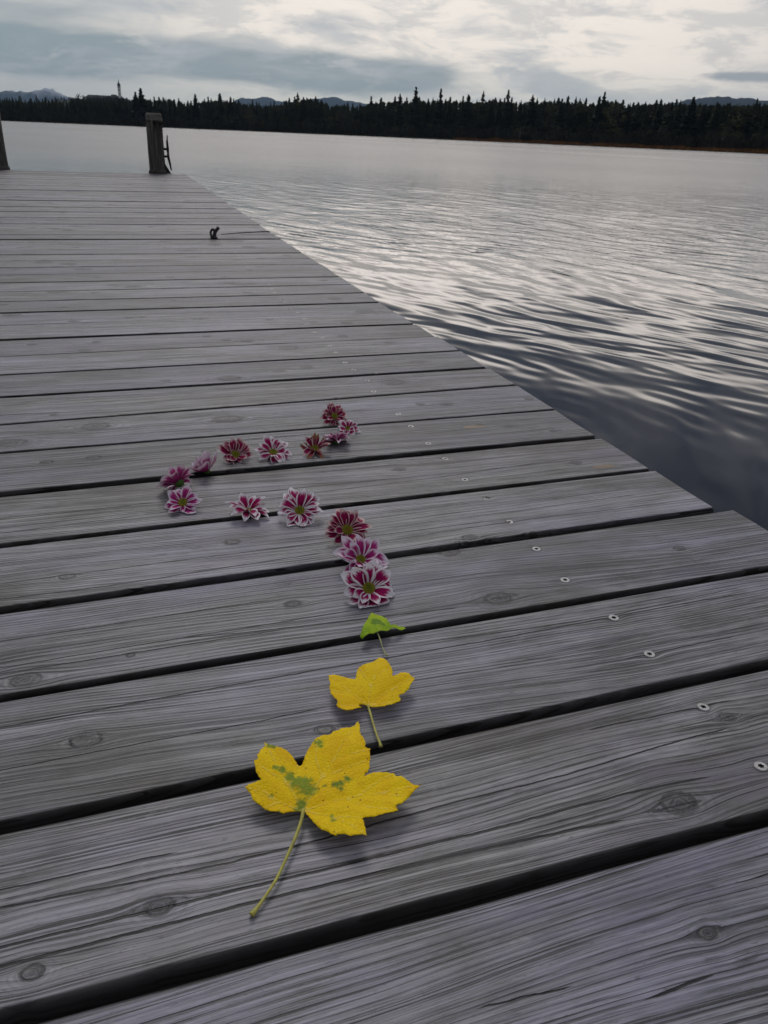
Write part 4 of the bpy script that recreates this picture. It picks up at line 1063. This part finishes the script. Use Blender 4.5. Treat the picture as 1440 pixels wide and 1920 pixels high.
    lo = min(lo, min(p.z for p in cx_) + .001); h = -lo + .0012 + lift
    base = pt(px, py, h)
    t = empty("flower_head", (base.x, base.y, 0)); tag(t, label, "flower", "flower heads laid out in an arc on the planks")
    for V, U, wv, nu, nv in petals:
        vv = [(p.x, p.y, max(.0014 + r.random() * .0003, p.z + h)) for p in V]
        ff = [(i * (nu + 1) + j, (i + 1) * (nu + 1) + j, (i + 1) * (nu + 1) + j + 1, i * (nu + 1) + j + 1) for i in range(nv) for j in range(nu)]
        o = mesh_obj("petal", vv, ff, mat, t, True); set_attr(o.data, 'puv', U, 'FLOAT_VECTOR'); set_attr(o.data, 'wilt', wv)
    o = mesh_obj("eye", [(p.x, p.y, p.z + h) for p in ev], ef, M_eye, t, True); set_attr(o.data, 'rad', er)
    set_attr(o.data, 'rust', [rust * math.exp(-(q / .6) ** 2) + (rust * .4 if q > .8 else 0) for q in er])
    mesh_obj("calyx", [(p.x, p.y, max(.001, p.z + h)) for p in cx_], cf, M_calyx, t, True)
    return t
# from the nearest to the farthest
flower(691, 1104, 106, "nearest and largest crimson and white flower, directly above the small green leaf", 34, 188, 20, 55, seed=1, rust=.25, eye=.14, mat=M_p1, wfac=1.12)
flower(676, 1050, 94, "white-tipped flower half hidden behind the nearest and largest flower", 32, 175, 26, 30, seed=2, rust=.5, eye=.12, mat=M_p2)
flower(651, 995, 82, "dark crimson flower with broad olive eye and rusty centre at the line's bend", 38, 176, 16, 45, seed=3, rust=.7, eye=.155, mat=M_p3, n_out=13, n_in=12)
flower(562, 958, 86, "wide open crimson flower with long drooping white-edged petals across the plank gap", 34, 190, 22, 55, seed=4, rust=.1, eye=.13, mat=M_p1)
flower(466, 958, 80, "flat side-on flower with narrow upright petals over the gap, left of the wide open one", 8, 180, 28, 50, seed=5, rust=.1, eye=.10, mat=M_p1, n_out=10, n_in=8, wfac=.85)
flower(343, 943, 66, "narrow flower with a yellow-green eye at the lower left end of the curve", 36, 200, 18, 40, seed=6, rust=.2, eye=.15, mat=M_p2, n_out=10, n_in=9)
flower(336, 905, 70, "pinkish flower seen from behind with its green base showing, leftmost of all", 62, 330, 25, 30, seed=7, rust=.1, eye=.13, mat=M_p2, lift=.003)
flower(388, 883, 68, "closed dusky pink flower with crumpled petals showing no eye", 25, 300, 45, -25, seed=8, eye=.09, mat=M_p2, wilt=.15, closed=.6)
flower(441, 853, 62, "tall flower tilted up beside a plank mark with a green eye and browned top petals", 42, 170, 20, 35, seed=9, rust=.1, eye=.15, mat=M_p3, wilt=.22)
flower(512, 849, 66, "evenly open flower with a bright green eye in the middle of the far row", 28, 180, 18, 35, seed=10, rust=.0, eye=.14, mat=M_p1)
flower(590, 842, 62, "brown wilted flower with shrivelled petals around an olive eye", 24, 180, 30, 45, seed=11, rust=.4, eye=.15, mat=M_p3, wilt=.75, n_in=7, wfac=.8)
flower(630, 828, 60, "low crumpled pink flower seen edge-on at the foot of the top cluster", 30, 10, 30, 60, seed=12, rust=.6, eye=.10, mat=M_p2, wilt=.25, wfac=.8)
flower(652, 804, 46, "small crimson flower squeezed between the two others of the top cluster", 34, 210, 20, 40, seed=13, rust=.7, eye=.12, mat=M_p1, n_out=10, n_in=8)
flower(627, 781, 50, "farthest flower, upright with a tall olive eye, at the top of the line", 46, 185, 20, 35, seed=14, rust=.3, eye=.15, mat=M_p3)

# ------------------------------------------------------------------ haze
b = MB(); b.box(-9300, 9300, -9300, 9300, -6, 440)
b.v = [(x, y, -25 if z < 0 else 440) for x, y, z in b.v]
mt = bpy.data.materials.new("thin_air"); mt.use_nodes = True; n = NT(mt.node_tree)
vol = n.new('ShaderNodeVolumePrincipled'); vol.inputs['Color'].default_value = (.48, .72, 1, 1); vol.inputs['Density'].default_value = 5e-5; vol.inputs['Anisotropy'].default_value = .1
n.new('ShaderNodeOutputMaterial', inp={'Volume': vol.outputs[0]})
HAZE = True
if HAZE: tag(b.build("haze", mt), "thin blue haze in front of the far mountains", "haze", kind='stuff')
print("OBJECTS", len(bpy.data.objects))
